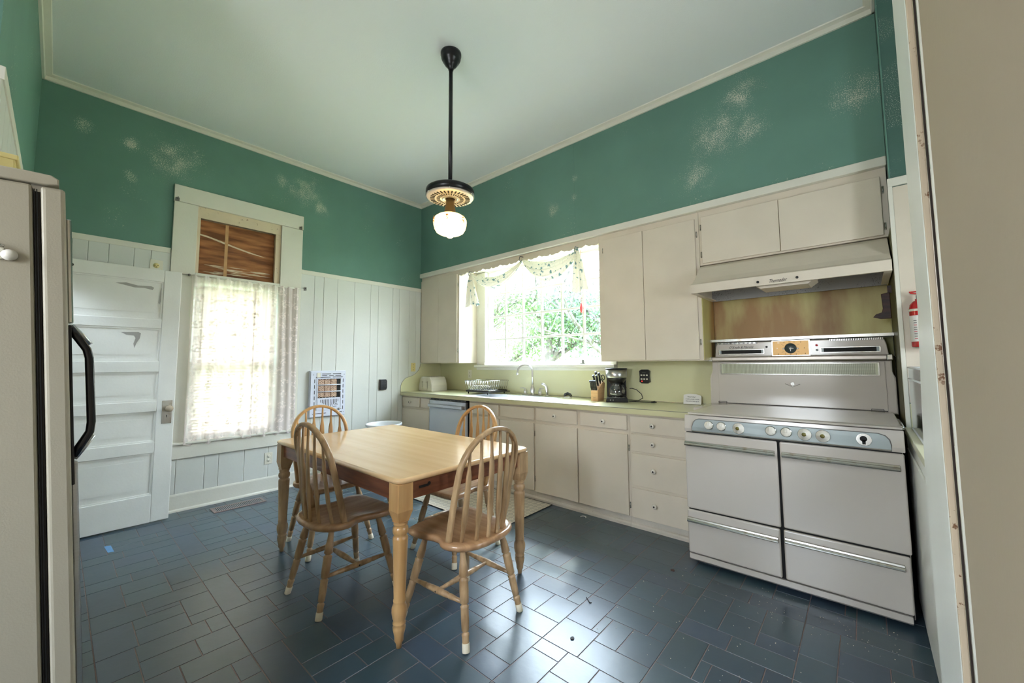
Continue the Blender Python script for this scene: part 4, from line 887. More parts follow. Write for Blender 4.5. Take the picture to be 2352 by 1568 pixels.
# ================================================================== chairs (local: faces +y, origin on the floor)
def chair(label, loc, rz, wood=None, group='bow-back chairs around the table'):
    c = thing('dining_chair', label, 'chair', loc, (0, 0, rz), group)
    half = [(0, -.226), (.06, -.224), (.115, -.212), (.160, -.188), (.192, -.155), (.210, -.112), (.2145, -.078), (.207, -.052), (.192, -.030), (.184, -.004), (.186, .030), (.198, .070), (.211, .115), (.217, .155), (.213, .188), (.196, .210), (.150, .221), (.08, .226), (0, .228)]
    out_ = half+[(-x, y) for x, y in half[-2:0:-1]]
    t_ = bmesh.new(); rings = []
    for sc, z in ((.90, .402), (.955, .405), (.99, .413), (1.0, .422), (.995, .430), (.975, .4355), (.93, .4375), (.80, .4355), (.55, .4325), (.25, .4315)):
        rings.append([t_.verts.new((x*sc, y*sc, z)) for x, y in out_])
    for A, B in zip(rings, rings[1:]):
        for i in range(len(A)):
            j = (i+1) % len(A); f = t_.faces.new((A[i], A[j], B[j], B[i])); f.smooth = True
    t_.faces.new(rings[0][::-1]); f = t_.faces.new(rings[-1]); f.smooth = True
    mb = MB(); mb._merge(t_, 0); mb.build('seat', m_seat, c)
    # bow: sides rise from the seat corners, semicircle on top, leaning back
    def lean(z): return -.088-(z-.43)*.10-.085*max(0, min(1, (z-.43)/.52))**1.1
    P_ = []
    for k in range(49):
        f_ = k/48
        if f_ < .30: q = f_/.30; x = -.186-.014*math.sin(q*PI/2); z = .434+.325*q
        elif f_ > .70: q = (1-f_)/.30; x = .186+.014*math.sin(q*PI/2); z = .434+.325*q
        else: a = PI*(1-(f_-.30)/.40); x = .200*math.cos(a); z = .759+.192*math.sin(a)
        P_.append((x, lean(z), z))
    MB().tube(P_, 0, 12, flat=(.0105, .0155), upv=(0, 1, 0)).build('bow', m_worn if wood is None else wood, c)
    for k in range(6):
        u_ = (k-2.5)/2.5; xb = .150*u_; yb = -.198+.062*abs(u_)**2
        xt = .158*u_; zt_ = .759+.192*math.sqrt(max(0, 1-(xt/.2)**2))-.006; yt = lean(zt_)
        pts = []; fl_ = []
        for q, wq, tq in ((0, .0075, .0075), (.04, .0085, .008), (.14, .0085, .0075), (.21, .0165, .0062), (.26, .0185, .006), (.66, .0165, .006), (.72, .0145, .006), (.80, .0075, .006), (.9, .0062, .0062), (1, .0058, .0058)):
            bowf = .022*math.sin(PI*q)
            pts.append((xb+(xt-xb)*q, yb+(yt-yb)*q-bowf*.5, .430+(zt_-.430)*q)); fl_.append((wq, tq))
        MB().tube(pts, 0, 10, flat=fl_, upv=(0, 1, 0)).build('spindle', m_worn if wood is None else wood, c)
    lp_ = [(.0135, .0), (.0150, .03), (.0155, .05), (.0175, .060), (.0165, .066), (.0112, .070), (.0112, .072), (.0165, .076), (.0185, .12), (.0180, .158), (.0200, .165), (.0130, .170), (.0130, .1725), (.0195, .177), (.0212, .22), (.0205, .260), (.0225, .267), (.0140, .273), (.0140, .2755), (.0215, .281), (.0195, .31), (.0150, .345), (.0135, .375), (.0165, .395)]
    feet = {}
    for sx in (-1, 1):
        for sy in (-1, 1):
            top = Vector((sx*.135, sy*.135 if sy > 0 else -.130, .408)); bot = Vector((sx*(.222 if sy > 0 else .190), .213 if sy > 0 else -.213, 0))
            d_ = top-bot; L_ = d_.length; feet[(sx, sy)] = (bot, d_)
            lg = MB().lathe([(r, h*L_/.395) for r, h in lp_], bot+d_.normalized()*.003, d_, 16).build('leg', m_worn, c)
            tp = MB(); tp.lathe([(.0165, 0), (.0172, .004), (.0168, .036), (.0150, .037)], bot, d_, 16)
            for v in tp.bm.verts: v.co.z = max(v.co.z, .0005)
            tp.build('rubber_tip', m_tip, lg)
    def at(k, h): b_, d2 = feet[k]; return b_+d2*(h/d2.z)
    def stret(a, b):
        L_ = (b-a).length
        pr = [(.0085, 0), (.0105, .18), (.0125, .24), (.0125, .27), (.0095, .285), (.0130, .30), (.0155, .5), (.0130, .70), (.0095, .715), (.0125, .73), (.0125, .76), (.0105, .82), (.0085, 1)]
        return MB().lathe([(r, h*L_) for r, h in pr], a, b-a, 14).build('stretcher', m_worn, c)
    mids = []
    for sx in (-1, 1):
        a, b = at((sx, -1), .185), at((sx, 1), .185); stret(a, b); mids.append((a+b)/2)
        MB().cyl((a+b)/2+Vector((sx*.0145, 0, 0)), (a+b)/2+Vector((sx*.0165, 0, 0)), .004, n=8).build('peg_hole', m_ink, c)
    stret(mids[0]+Vector((.012, 0, 0)), mids[1]-Vector((.012, 0, 0)))
    return c
def seatfit(l, x, y, rz, **k): return chair(l, (x, y, 0), rz, **k)
seatfit('blond wooden chair on the near long side of the table, below the lace-curtained window', 2.318, -2.152, math.radians(1.5))
seatfit('blond bow-back wooden chair at the right end of the table, nearest the stove', 3.022, -1.848, math.radians(92))
seatfit('bow-back wooden chair at the far left end of the table, nearest the lace curtain', 1.625, -1.925, math.radians(-90), wood=m_honey)
seatfit('bow-back wooden chair on the far side of the table, over the woven rug', 2.425, -1.385, math.radians(180), wood=m_honey)

# ================================================================== rug, register, bin, heater, electrics
def rugmat():
    m = mat('woven_rug', (214, 206, 188), .9); t = m.node_tree; n = t.nodes; L = t.links; b = n['Principled BSDF']
    tc = n.new('ShaderNodeTexCoord'); mp = n.new('ShaderNodeMapping'); L.new(tc.outputs['Object'], mp.inputs[0]); mp.inputs['Rotation'].default_value = (0, 0, .785); mp.inputs['Scale'].default_value = (26, 26, 26)
    ck = n.new('ShaderNodeTexChecker'); ck.inputs['Scale'].default_value = 1.0; L.new(mp.outputs[0], ck.inputs[0])
    w1 = n.new('ShaderNodeTexWave'); w1.inputs['Scale'].default_value = 1.6; w1.inputs['Distortion'].default_value = 1.5; L.new(mp.outputs[0], w1.inputs[0])
    no = n.new('ShaderNodeTexNoise'); no.inputs['Scale'].default_value = 120; L.new(tc.outputs['Object'], no.inputs[0])
    mu = n.new('ShaderNodeMath'); mu.operation = 'ADD'; L.new(w1.outputs['Fac'], mu.inputs[0]); L.new(no.outputs[0], mu.inputs[1])
    m2 = n.new('ShaderNodeMath'); m2.operation = 'MULTIPLY_ADD'; m2.inputs[1].default_value = .22; L.new(ck.outputs['Fac'], m2.inputs[0]); L.new(mu.outputs[0], m2.inputs[2])
    r = n.new('ShaderNodeValToRGB'); e = r.color_ramp.elements; e[0].position = .72; e[0].color = lin((92, 92, 98)); e[1].position = 1.0; e[1].color = lin((218, 210, 192))
    L.new(m2.outputs[0], r.inputs[0]); L.new(r.outputs[0], b.inputs['Base Color']); return m
rg = thing('rug', 'flat woven cream and grey rug with dark binding in front of the sink cabinet', 'rug', (0, 0, 0))
MB().box(1.262, 2.447, -1.0, -.305, .0005, .0065, b=.001).build('woven_field', rugmat(), rg)
MB().tube([(1.257, -1.004, .0045), (2.452, -1.004, .0045), (2.452, -.301, .0045), (1.257, -.301, .0045)], .004, 6, closed=True).build('binding', m_black, rg)
fv = thing('floor_register', 'long metal floor vent with dark louvres near the lace-curtained window', 'vent', (0, 0, 0))
frame_ = lambda n, x0, x1, y0, y1, z0, z1, w_, m, p: MB().box(x0, x1, y0, y0+w_, z0, z1, b=.001).box(x0, x1, y1-w_, y1, z0, z1, b=.001).box(x0, x0+w_, y0+w_, y1-w_, z0, z1).box(x1-w_, x1, y0+w_, y1-w_, z0, z1).build(n, m, p)
frame_('vent_frame', .175, .332, -2.325, -1.925, .0005, .006, .022, mat('dull_bronze', (150, 132, 128), .45, .5), fv)
MB().box(.197, .310, -2.303, -1.947, .0005, .0015).build('dark_well', m_dark, fv)
for k in range(27): MB().box(.199, .308, -2.299+k*.0131, -2.2945+k*.0131, .0016, .0052).build('louvre', m_grille, fv)
tp = MB()._add if False else None
o = MB().prism([(.50, -2.995), (.655, -2.985), (.665, -2.955), (.515, -2.962)], 'z', .0004, .001).build('masking_tape', mat('blue_tape', (104, 150, 196), .7), None); tag(o, 'small piece of blue masking tape on the floor near the open door', 'tape')
for x, y, l, m, r in ((2.816, -.364, 'curled white paint chip on the floor before the drawer cabinets', m_lab, .022), (3.684, -.743, 'brown crumb on the floor at the left front corner of the stove', m_brown, .013), (3.55, -1.651, 'dark flattened scrap on the pale floor blocks at the bottom of the view', m_ink, .012), (3.45, -1.35, 'black bent nail lying on the pale floor blocks', m_ink, 0)):
    if r:
        mb = MB(); rr = random.Random(int(x*100)); pts = [(x+r*(.6+.5*rr.random())*math.cos(a), y+r*(.6+.5*rr.random())*math.sin(a)) for a in [2*PI*k/8 for k in range(8)]]
        if m is m_lab: mb.tube([(x+r*math.cos(a), y+r*math.sin(a), .004) for a in [k*.5 for k in range(8)]], .003, 6)
        else: mb.prism(pts, 'z', .0004, .004)
        o = mb.build('floor_scrap', m, None)
    else: o = MB().tube([(x-.02, y+.02, .0028), (x+.02, y-.012, .0028), (x+.026, y-.004, .0028)], .0022, 6).build('bent_nail', m, None)
    tag(o, l, 'debris' if r else 'nail')
rr = random.Random(11); mb = MB()
for k in range(150):
    x, y = rr.uniform(3.5, 4.7), rr.uniform(-1.6, -.62); s_ = rr.uniform(.0012, .004)
    if rr.random() < .5: x, y = rr.uniform(4.1, 4.7), rr.uniform(-.9, -.6)
    mb.box(x, x+s_, y, y+s_*.8, .0003, .0015)
o = mb.build('crumbs', mat('pale_crumbs', (206, 196, 176), .8), None); tag(o, 'scattered pale crumbs on the dark floor before the stove', 'crumbs'); o['kind'] = 'stuff'
tc_ = thing('waste_bin', 'round white plastic waste bin by the plank wall, mostly behind the table', 'bin', (.40, -.765, 0))
MB().lathe([(.0, .002), (.145, .002), (.150, .01), (.185, .565), (.192, .57), (.203, .578), (.204, .592), (.196, .598), (.186, .592), (.180, .58), (.146, .02), (.0, .02)], n=40).build('tub', m_trash, tc_)
# gas wall heater
ht = thing('wall_heater', 'white enamel gas wall heater with honeycomb radiants on the plank wall', 'heater', (0.0128, 0, 0))
hy0, hy1, hz0, hz1 = -1.452, -1.066, .705, 1.200
frame_x = lambda n, x0, x1, y0, y1, z0, z1, w_, m, p, b=0: MB().box(x0, x1, y0, y1, z1-w_, z1, b=b).box(x0, x1, y0, y1, z0, z0+w_, b=b).box(x0, x1, y0, y0+w_, z0+w_, z1-w_, b=b).box(x0, x1, y1-w_, y1, z0+w_, z1-w_, b=b).build(n, m, p)
oy0, oy1, oz0, oz1 = -1.375, -1.125, .905, 1.115
MB().box(.0, .042, hy0, hy1, oz1, hz1).box(.0, .042, hy0, hy1, hz0, oz0).box(0, .042, hy0, oy0, oz0, oz1).box(0, .042, oy1, hy1, oz0, oz1).box(0, .03, hy0-.008, hy1+.008, hz0-.008, hz1+.008, b=.006).build('casing', m_enb, ht)
MB().box(.0302, .032, oy0, oy1, oz0, oz1).build('dark_cavity', m_dark, ht)
for k in range(3):
    y0 = oy0+.004+k*.070; rd = MB().box(.032, .037, y0, y0+.066, oz0+.012, oz1-.006).build('radiant', m_ceram, ht)
    mb = MB()
    for q in range(9):
        z = oz0+.018+q*.022
        mb.box(.037, .0385, y0, y0+.066, z, z+.0035, rot=(.62, 0, 0), piv=(.037, y0+.033, z)); mb.box(.037, .0385, y0, y0+.066, z, z+.0035, rot=(-.62, 0, 0), piv=(.037, y0+.033, z))
    mb.build('lattice', mat('pale_lattice', (214, 190, 168), .6), rd, kind='stuff')
for z in (.975, 1.050): MB().cyl((.046, oy0-.004, z), (.046, oy1+.004, z), .006, n=10).build('guard_rod', m_enb, ht)
frame_x('guard_frame', .042, .047, oy0-.014, oy1+.014, .77, oz1+.014, .010, m_enb, ht, b=.0015)
MB().box(.0421, .045, oy0, oy1, .785, .898, b=.001).build('lower_grille_plate', m_enb, ht)
def slot(y0, y1, z0, z1, x=.0455, p=ht): return MB().box(x-.002, x, y0, y1, z0, z1).build('vent_slot', m_dark, p)
for k in range(12):
    h_ = .05*math.sin(PI*(k+1.5)/14)+.012; y = -1.345+k*.0175; slot(y, y+.006, .885-h_, .888)
for k in range(6): slot(-1.312+k*.0185, -1.306+k*.0185, .800+abs(k-2.5)*.004, .828)
for z, a, b in ((.832, -1.185, -1.155), (.818, -1.20, -1.15), (.803, -1.21, -1.165)): slot(a, b, z, z+.005)
for z, segs in ((1.170, ((-1.335, -1.235), (-1.215, -1.12))), (1.150, ((-1.335, -1.28), (-1.255, -1.205), (-1.185, -1.12))), (1.132, ((-1.40, -1.24), (-1.215, -1.10))), (.735, ((-1.40, -1.28), (-1.17, -1.10)))):
    for a, b in segs: slot(a, b, z, z+.006, x=.0435)
for y in (-1.412, -1.094):
    for k in range(6): slot(y-.003, y+.003, 1.075-k*.062, 1.115-k*.062, x=.0435)
for y in (-1.425, -1.083):
    for z in (.735, 1.165): MB().lathe([(.004, 0), (.003, .002), (0, .002)], (.042, y, z), (1, 0, 0), 8).build('screw', m_inkg, ht)
MB().lathe([(.012, 0), (.012, .012), (.006, .016), (.0, .016)], (.042, -1.14, .772), (1, 0, 0), 10).box(.05, .058, -1.165, -1.115, .770, .776).build('gas_valve', m_chrome, ht)
MB().box(.042, .046, -1.39, -1.35, 1.135, 1.185, b=.004).build('cover_tab', m_plate, ht)
def outlet(name, label, loc, rz, w_=.070, h_=.114, col=None, duplex=True, cat='outlet'):
    t_ = thing(name, label, cat, loc, (0, 0, rz))      # local: plate faces -y
    MB().box(-w_/2, w_/2, -.005, 0, -h_/2, h_/2, b=.002).build('cover_plate', col or m_plate, t_)
    if duplex:
        for s in (-1, 1):
            r_ = MB().lathe([(.0165, 0), (.0165, .002), (0, .002)], (0, -.005, s*.020), (0, -1, 0), 18).build('socket', col or m_plate, t_)
            MB().box(-.007, -.005, -.0078, -.0068, s*.020-.001, s*.020+.007).box(.005, .007, -.0078, -.0068, s*.020-.001, s*.020+.007).cyl((0, -.0068, s*.020-.007), (0, -.0078, s*.020-.007), .0025, n=8).build('slots', m_ink, r_)
    return t_
E90 = PI/2     # plate turned to face +x
outlet('power_outlet', 'white duplex outlet low on the wall below the lace-curtained window', (.0135, -1.824, .333), E90)
t_ = outlet('range_outlet', 'square ivory heavy-duty outlet high on the wall above the open door', (.0135, -2.757, 2.155), E90, .085, .085, duplex=False)
r_ = MB().lathe([(.021, 0), (.021, .003), (.0, .003)], (0, -.005, -.008), (0, -1, 0), 20).build('socket', m_yel, t_)
MB().box(-.013, -.007, -.009, -.0078, -.010, -.004, rot=(0, .6, 0), piv=(-.01, -.008, -.007)).box(.007, .013, -.009, -.0078, -.010, -.004, rot=(0, -.6, 0), piv=(.01, -.008, -.007)).cyl((0, -.0078, -.020), (0, -.009, -.020), .003, n=8).build('slots', m_ink, r_)
t_ = outlet('switch_plate', 'yellowed plate on the plank wall above the curved side splash', (.0135, -.115, 1.235), E90, .07, .115, m_yel, duplex=False, cat='switch plate')
for z in (-.035, 0, .035): MB().cyl((0, -.005, z), (0, -.0065, z), .004, n=8).build('screw', m_ink, t_)
t_ = thing('outlet_adapter', 'black six-way outlet adapter plugged in on the white plank wall', 'outlet adapter', (.0135, -.568, 1.022), (0, 0, E90))
MB().prism([(-.045, -.065), (.035, -.065), (.048, -.045), (.048, .045), (.035, .065), (-.045, .065)], 'y', -.032, 0, bev=.004).build('body', m_black, t_)
for x in (-.018, .018):
    for z in (-.03, .005, .035): MB().box(x-.006, x-.004, -.0328, -.0318, z, z+.008).box(x+.004, x+.006, -.0328, -.0318, z, z+.008).build('slots', m_inkg, t_)
outlet('power_outlet', 'ivory duplex outlet on the yellow-green splash behind the dish rack', (.65, .3405, 1.138), 0)
t_ = thing('surge_outlet', 'black six-socket surge outlet with a red light, right of the coffee maker', 'outlet adapter', (3.085, .3405, 1.145))
MB().prism([(-.05, -.052), (-.03, -.064), (.03, -.064), (.05, -.052), (.046, 0), (.05, .052), (.03, .064), (-.03, .064), (-.05, .052), (-.046, 0)], 'y', -.034, 0, bev=.005).build('body', m_black, t_)
for x in (-.026, 0, .026):
    for z in (-.024, .012): MB().box(x-.008, x+.008, -.0352, -.034, z-.006, z+.006, b=.001).build('socket', m_plate, t_)
MB().sphere((-.022, -.034, -.045), .0045, n=8).build('red_lamp', mat('red_glow', (255, 40, 30), .4, emit=((255, 40, 30), 2)), t_)
MB().box(-.02, .016, -.0346, -.034, .036, .039).build('print_line', m_inkg, t_)

# ================================================================== things on the worktop
CT = .9142
t_ = thing('toaster', 'white four-slice toaster in the corner at the left end of the worktop', 'toaster', (.185, .085, CT))
pr = [(-.150, .012), (-.145, .0), (.145, .0), (.150, .012), (.146, .08), (.128, .150), (.108, .182), (.088, .192), (-.088, .192), (-.108, .182), (-.128, .150), (-.146, .08)]
MB().prism(pr, 'y', -.125, .130, bev=.012).build('body', m_pore, t_)
for x in (-.055, .045):
    MB().box(x-.0025, x+.0025, -.1262, -.1250, .045, .135).build('lever_slot', m_inkg, t_)
    MB().box(x-.016, x+.016, -.146, -.125, .118, .130, b=.003).build('lever', m_pore, t_)
    MB().lathe([(.012, 0), (.011, .008), (0, .009)], (x, -.125, .038), (0, -1, 0), 14).build('browning_dial', m_plate, t_)
for y in (-.08, -.03, .03, .08): MB().box(-.07, .07, y-.011, y+.011, .1905, .1925).build('bread_slot', m_dark, t_)
dr = thing('dish_rack', 'chrome wire dish rack on a black tray left of the sink', 'dish rack', (0, 0, .918))
rx0, rx1, ry0, ry1 = .985, 1.375, -.045, .295
MB().prism([(rx0+.01, ry0+.01), (rx1+.03, ry0-.03), (rx1+.045, ry1-.01), (rx0+.01, ry1-.01)], 'z', .024, .032).box(rx0+.01, rx1, ry0+.01, ry0+.02, .032, .045).box(rx0+.01, rx1, ry1-.02, ry1-.01, .032, .045).box(rx0+.01, rx0+.02, ry0+.01, ry1-.01, .032, .045).build('drip_tray', m_black, dr)
for x, y in ((rx0+.03, ry0+.03), (rx1-.02, ry0+.02), (rx0+.03, ry1-.04), (rx1-.02, ry1-.04)): MB().cyl((x, y, 0.0005), (x, y, .026), .008, n=8).build('foot', m_black, dr)
MB().tube([(rx0, ry0, .158), (rx1, ry0-.01, .158), (rx1+.01, ry1, .158), (rx0, ry1, .158)], .0028, 6, closed=True).build('top_rail', m_chrome, dr)
MB().tube([(rx0+.02, ry0+.02, .046), (rx1-.015, ry0+.015, .046), (rx1-.015, ry1-.02, .046), (rx0+.02, ry1-.02, .046)], .0028, 6, closed=True).build('bottom_rail', m_chrome, dr)
mb = MB(); q = 13
for k in range(q+1):
    f_ = k/q
    for a, b in (((rx0+(rx1-rx0)*f_, ry0-.01*f_), (rx0+.02+(rx1-rx0-.035)*f_, ry0+.02)), ((rx0+(rx1+.01-rx0)*f_, ry1), (rx0+.02+(rx1-rx0-.035)*f_, ry1-.02))): mb.tube([(a[0], a[1], .158), (b[0], b[1], .046)], .0019, 5)
for k in range(10):
    f_ = k/9
    for a, b in (((rx0, ry0+(ry1-ry0)*f_), (rx0+.02, ry0+.02+(ry1-ry0-.04)*f_)), ((rx1+.01*f_, ry0+(ry1-ry0)*f_), (rx1-.015, ry0+.02+(ry1-ry0-.04)*f_))): mb.tube([(a[0], a[1], .158), (b[0], b[1], .046)], .0019, 5)
mb.build('side_wires', m_chrome, dr, kind='stuff')
mb = MB()
for k in range(11):
    x = rx0+.05+k*.029
    mb.tube([(x, ry0+.02, .046), (x, .0, .05), (x, .03, .085), (x, .05, .098), (x, .07, .085), (x, .09, .05), (x, .16, .05), (x, .18, .085), (x, .2, .098), (x, .22, .085), (x, .24, .05), (x, ry1-.02, .046)], .002, 5)
mb.build('plate_loops', m_chrome, dr, kind='stuff')
# knife block with its knives
kb = thing('knife_block', 'pale wooden knife block full of black-handled knives', 'knife block', (2.69, .13, CT))
MB().prism([(-.06, 0), (.06, 0), (.085, .165), (.055, .185), (-.045, .108), (-.06, .098)], 'x', -.037, .037, bev=.003).build('block', m_wood, kb)
text('print_line', 'CUISINE', .008, ft(0, -.0605, .03) if False else Matrix.Translation((0, -.0605, .035)) @ FRONT, m_inkg, kb)
def knife(label, x, y, z, ln, tw, tilt, grp):
    k = thing('knife', label, 'knife', (2.69+x*.8, .13+y, CT+z), (tilt, 0, 0), grp)
    MB().tube([(0, 0, .0), (0, -.003, ln*.3), (0, .004, ln*.7), (0, -.004, ln)], 0, 10, flat=[(tw*.8, tw*1.15), (tw, tw*1.4), (tw*.9, tw*1.2), (tw, tw*1.6)], upv=(0, 1, 0)).build('handle', m_black, k)
    for q in (.22, .5, .78): MB().cyl((tw+.0002, -.001, ln*q), (tw+.0012, -.001, ln*q), .0028, n=8).cyl((-tw-.0002, -.001, ln*q), (-tw-.0012, -.001, ln*q), .0028, n=8).build('rivet', m_chrome, k)
    MB().box(-.001, .001, -.008, .008, -.006, .001).build('bolster', m_chrome, k)
for k in range(5): knife(['leftmost', 'second from the left', 'middle', 'second from the right', 'rightmost'][k]+' of the five black steak knives in the knife block front row', -.034+k*.017, -.056, .103, .098, .0052, .34, 'steak knives in the front row of the knife block')
for k, (x, y, z, l_) in enumerate(((-.028, .00, .140, .11), (-.014, .028, .162, .12), (.014, .0, .140, .11), (.024, .030, .162, .11))): knife(['leftmost tall knife in the upper part of the knife block', 'tallest knife, standing behind the leftmost in the knife block', 'tall knife in the middle of the knife block, right of the gap', 'rear tall knife beside the scissors in the knife block'][k], x, y, z, l_, .0082, .30, 'tall knives at the back of the knife block')
sc_ = thing('kitchen_scissors', 'black-handled scissors standing in the back of the knife block', 'scissors', (2.725, .172, CT+.178), (.25, 0, 0))
for s in (-1, 1): MB().tube([(s*.014+.014*math.cos(a), 0, .045+.024*math.sin(a)) for a in [2*PI*k/14 for k in range(14)]], .0038, 6, closed=True).tube([(s*.008, 0, .022), (0, 0, 0)], .004, 6).build('finger_loop', m_black, sc_)
# coffee maker
cf = thing('coffee_maker', 'black and steel drip coffee maker with a glass carafe', 'coffee maker', (2.875, .165, CT), (0, 0, math.radians(28)))
MB().prism([(-.095, .0), (-.1, .008), (-.093, .035), (-.085, .04), (.085, .04), (.093, .035), (.1, .008), (.095, 0)], 'y', -.10, .10, bev=.006).build('base', m_black, cf)
MB().box(-.09, .09, .045, .11, .04, .30, b=.008).build('rear_tower', m_black, cf)
MB().lathe([(.082, .205), (.094, .225), (.097, .235), (.097, .298), (.0, .298)][::-1], (0, -.01, 0), n=36).build('brew_head', m_steel, cf)
MB().lathe([(.060, .168), (.088, .205), (.094, .228), (.0, .228)][::-1], (0, -.01, 0), n=32).build('filter_basket', m_black, cf)
MB().lathe([(.0, .298), (.100, .298), (.102, .303), (.098, .308), (.0, .312)][::-1], (0, -.01, 0), n=36).box(-.098, .098, .0, .115, .298, .309, b=.003).build('top_lid', m_black, cf)
MB().cyl((0, -.01, .04), (0, -.01, .044), .075, n=28).build('warming_plate', m_chrome, cf)
ca = MB().lathe([(.0, .046), (.060, .046), (.070, .052), (.074, .07), (.074, .10), (.066, .125), (.050, .146), (.048, .160), (.050, .166)], (0, -.01, 0), n=32)
cr = ca.build('carafe', m_carafe, cf)
MB().lathe([(.051, .158), (.053, .166), (.050, .172), (.0, .172)], (0, -.01, 0), n=24).build('carafe_lid', m_black, cr)
MB().tube([(.045, -.03, .164), (.070, -.075, .160), (.078, -.088, .13), (.072, -.082, .075), (.060, -.066, .068)], 0, 8, flat=(.008, .011), upv=(0, 0, 1)).build('carafe_handle', m_black, cr)
for q in range(2): MB().lathe([(.005, 0), (.004, .003), (0, .003)], (-.06+q*.025, -.1, .02), (0, -1, 0), 8).build('button', m_steel, cf)
MB().box(.088, .091, .06, .09, .07, .09).build('red_switch', m_red, cf)
cd = MB().tube([(2.975, .225, CT+.12), (2.995, .235, CT+.122), (3.03, .25, CT+.11), (3.075, .26, CT+.07), (3.09, .25, CT+.035), (3.06, .22, CT+.012), (3.0, .19, CT+.006), (2.985, .185, CT+.006), (3.04, .18, CT+.006), (3.12, .19, CT+.006), (3.19, .20, CT+.007)], .0035, 8).build('cord', m_black, None)
tag(cd, 'black power cord looping from the coffee maker along the worktop', 'cord')
MB().tube([(3.188, .20, CT+.007), (3.215, .203, CT+.009)], [.006, .009], 8).box(3.215, 3.222, .192, .214, CT+.001, CT+.020, b=.002).box(3.222, 3.236, .197, .1985, CT+.006, CT+.013).box(3.222, 3.236, .208, .2095, CT+.006, CT+.013).build('plug', m_black, cd)
br = thing('scrub_brush', 'small black and white scrubbing brush behind the sink', 'brush', (2.31, .19, CT))
MB().box(-.036, .036, -.022, .022, .0, .016, b=.004).build('bristle_block', m_lab, br)
MB().tube([(-.045, 0, .018), (-.03, 0, .036), (0, 0, .045), (.03, 0, .036), (.042, 0, .02)], [.010, .016, .018, .014, .009], 10).build('handle', m_black, br)
sg = thing('little_sign', 'small white sign with three lines of black lettering leaning by the stove', 'sign', (3.515, .285, CT+.002), (-.22, 0, 0))
MB().prism([(-.074, .0), (.072, .0), (.072, .072), (.060, .079), (.03, .086), (-.02, .088), (-.05, .084), (-.074, .078)], 'y', -.004, .004, bev=.001).build('board', m_lab, sg)
for s_, z, x in (('"Keep Smiling"', .062, -.008), ('It makes people wonder', .043, 0), ("what you've been up to.", .025, 0)): text('lettering', s_, .0125, Matrix.Translation((x, -.0046, z)) @ FRONT, m_ink, sg, sx=.92)

# ================================================================== curtain swag over the sink window
def floral():
    m = mat('floral_cotton', (232, 226, 212), .8); t = m.node_tree; n = t.nodes; L = t.links; b = n['Principled BSDF']
    tc = n.new('ShaderNodeTexCoord')
    v = n.new('ShaderNodeTexVoronoi'); v.inputs['Scale'].default_value = 17; L.new(tc.outputs['Object'], v.inputs[0])
    no = n.new('ShaderNodeTexNoise'); no.inputs['Scale'].default_value = 52; no.inputs['Detail'].default_value = 3; L.new(tc.outputs['Object'], no.inputs[0])
    a = n.new('ShaderNodeMath'); a.operation = 'MULTIPLY_ADD'; a.inputs[1].default_value = .95; L.new(no.outputs[0], a.inputs[0]); L.new(v.outputs['Distance'], a.inputs[2])
    r = n.new('ShaderNodeValToRGB'); e = r.color_ramp.elements; e[0].position = .72; e[0].color = lin((112, 142, 146)); e[1].position = .77; e[1].color = lin((234, 228, 214))
    L.new(a.outputs[0], r.inputs[0])
    v2 = n.new('ShaderNodeTexVoronoi'); v2.feature = 'DISTANCE_TO_EDGE'; v2.inputs['Scale'].default_value = 9; L.new(tc.outputs['Object'], v2.inputs[0])
    r2_ = n.new('ShaderNodeMapRange'); r2_.inputs[1].default_value = .004; r2_.inputs[2].default_value = .010; L.new(v2.outputs['Distance'], r2_.inputs[0])
    mx = n.new('ShaderNodeMix'); mx.data_type = 'RGBA'; L.new(r2_.outputs[0], mx.inputs[0]); mx.inputs[6].default_value = lin((196, 204, 192)); L.new(r.outputs[0], mx.inputs[7])
    L.new(mx.outputs[2], b.inputs['Base Color'])
    tlz = n.new('ShaderNodeBsdfTranslucent'); L.new(mx.outputs[2], tlz.inputs[0]); ms = n.new('ShaderNodeMixShader'); ms.inputs[0].default_value = .12
    o = n['Material Output']; L.new(b.outputs[0], ms.inputs[1]); L.new(tlz.outputs[0], ms.inputs[2]); L.new(ms.outputs[0], o.inputs[0]); return m
m_flo = floral()
cu = thing('window_swag', 'white curtain swag with blue-green ivy print draped over the sink window', 'curtain', (0, .0, 0))
def swag(x0, z0, x1, z1, dip, wd, sd):
    def f(u, v):
        x = x0+(x1-x0)*u; s_ = math.sin(PI*u)**.75
        pinch = .12+.88*s_
        zt = z0+(z1-z0)*u-dip*.45*s_
        zb = zt-wd*pinch
        z = zt+(zb-zt)*v-.02*s_*math.sin(PI*v)
        y = -.012-.055*s_*math.sin(PI*v)-.010*s_*math.sin(v*22+sd+u*4)-.006*math.sin(v*40+u*9)
        return (x, y+.02, z)
    return MB().grid(f, 40, 30).build('swag_fold', m_flo, cu)
swag(1.045, 2.385, 1.865, 2.425, .25, .145, 1); swag(1.865, 2.425, 2.572, 2.385, .16, .215, 3)
def tail(xc, zt, zb, w0, w1, sd, skew=0):
    def f(u, v):
        w_ = w0+(w1-w0)*(v**.8); x = xc+(u-.5)*w_+skew*v; z = zt+(zb-zt)*v-.012*math.sin(u*7+sd)*v
        y = .0-.022*math.sin(u*13+sd)*min(1, v*3)-.01*math.sin(u*31+sd*2)*v
        return (x, y-.015, z)
    return MB().grid(f, 40, 16).build('tail', m_flo, cu)
tail(1.05, 2.385, 1.975, .02, .255, 2, .045); tail(2.575, 2.39, 1.965, .03, .19, 5, .022)
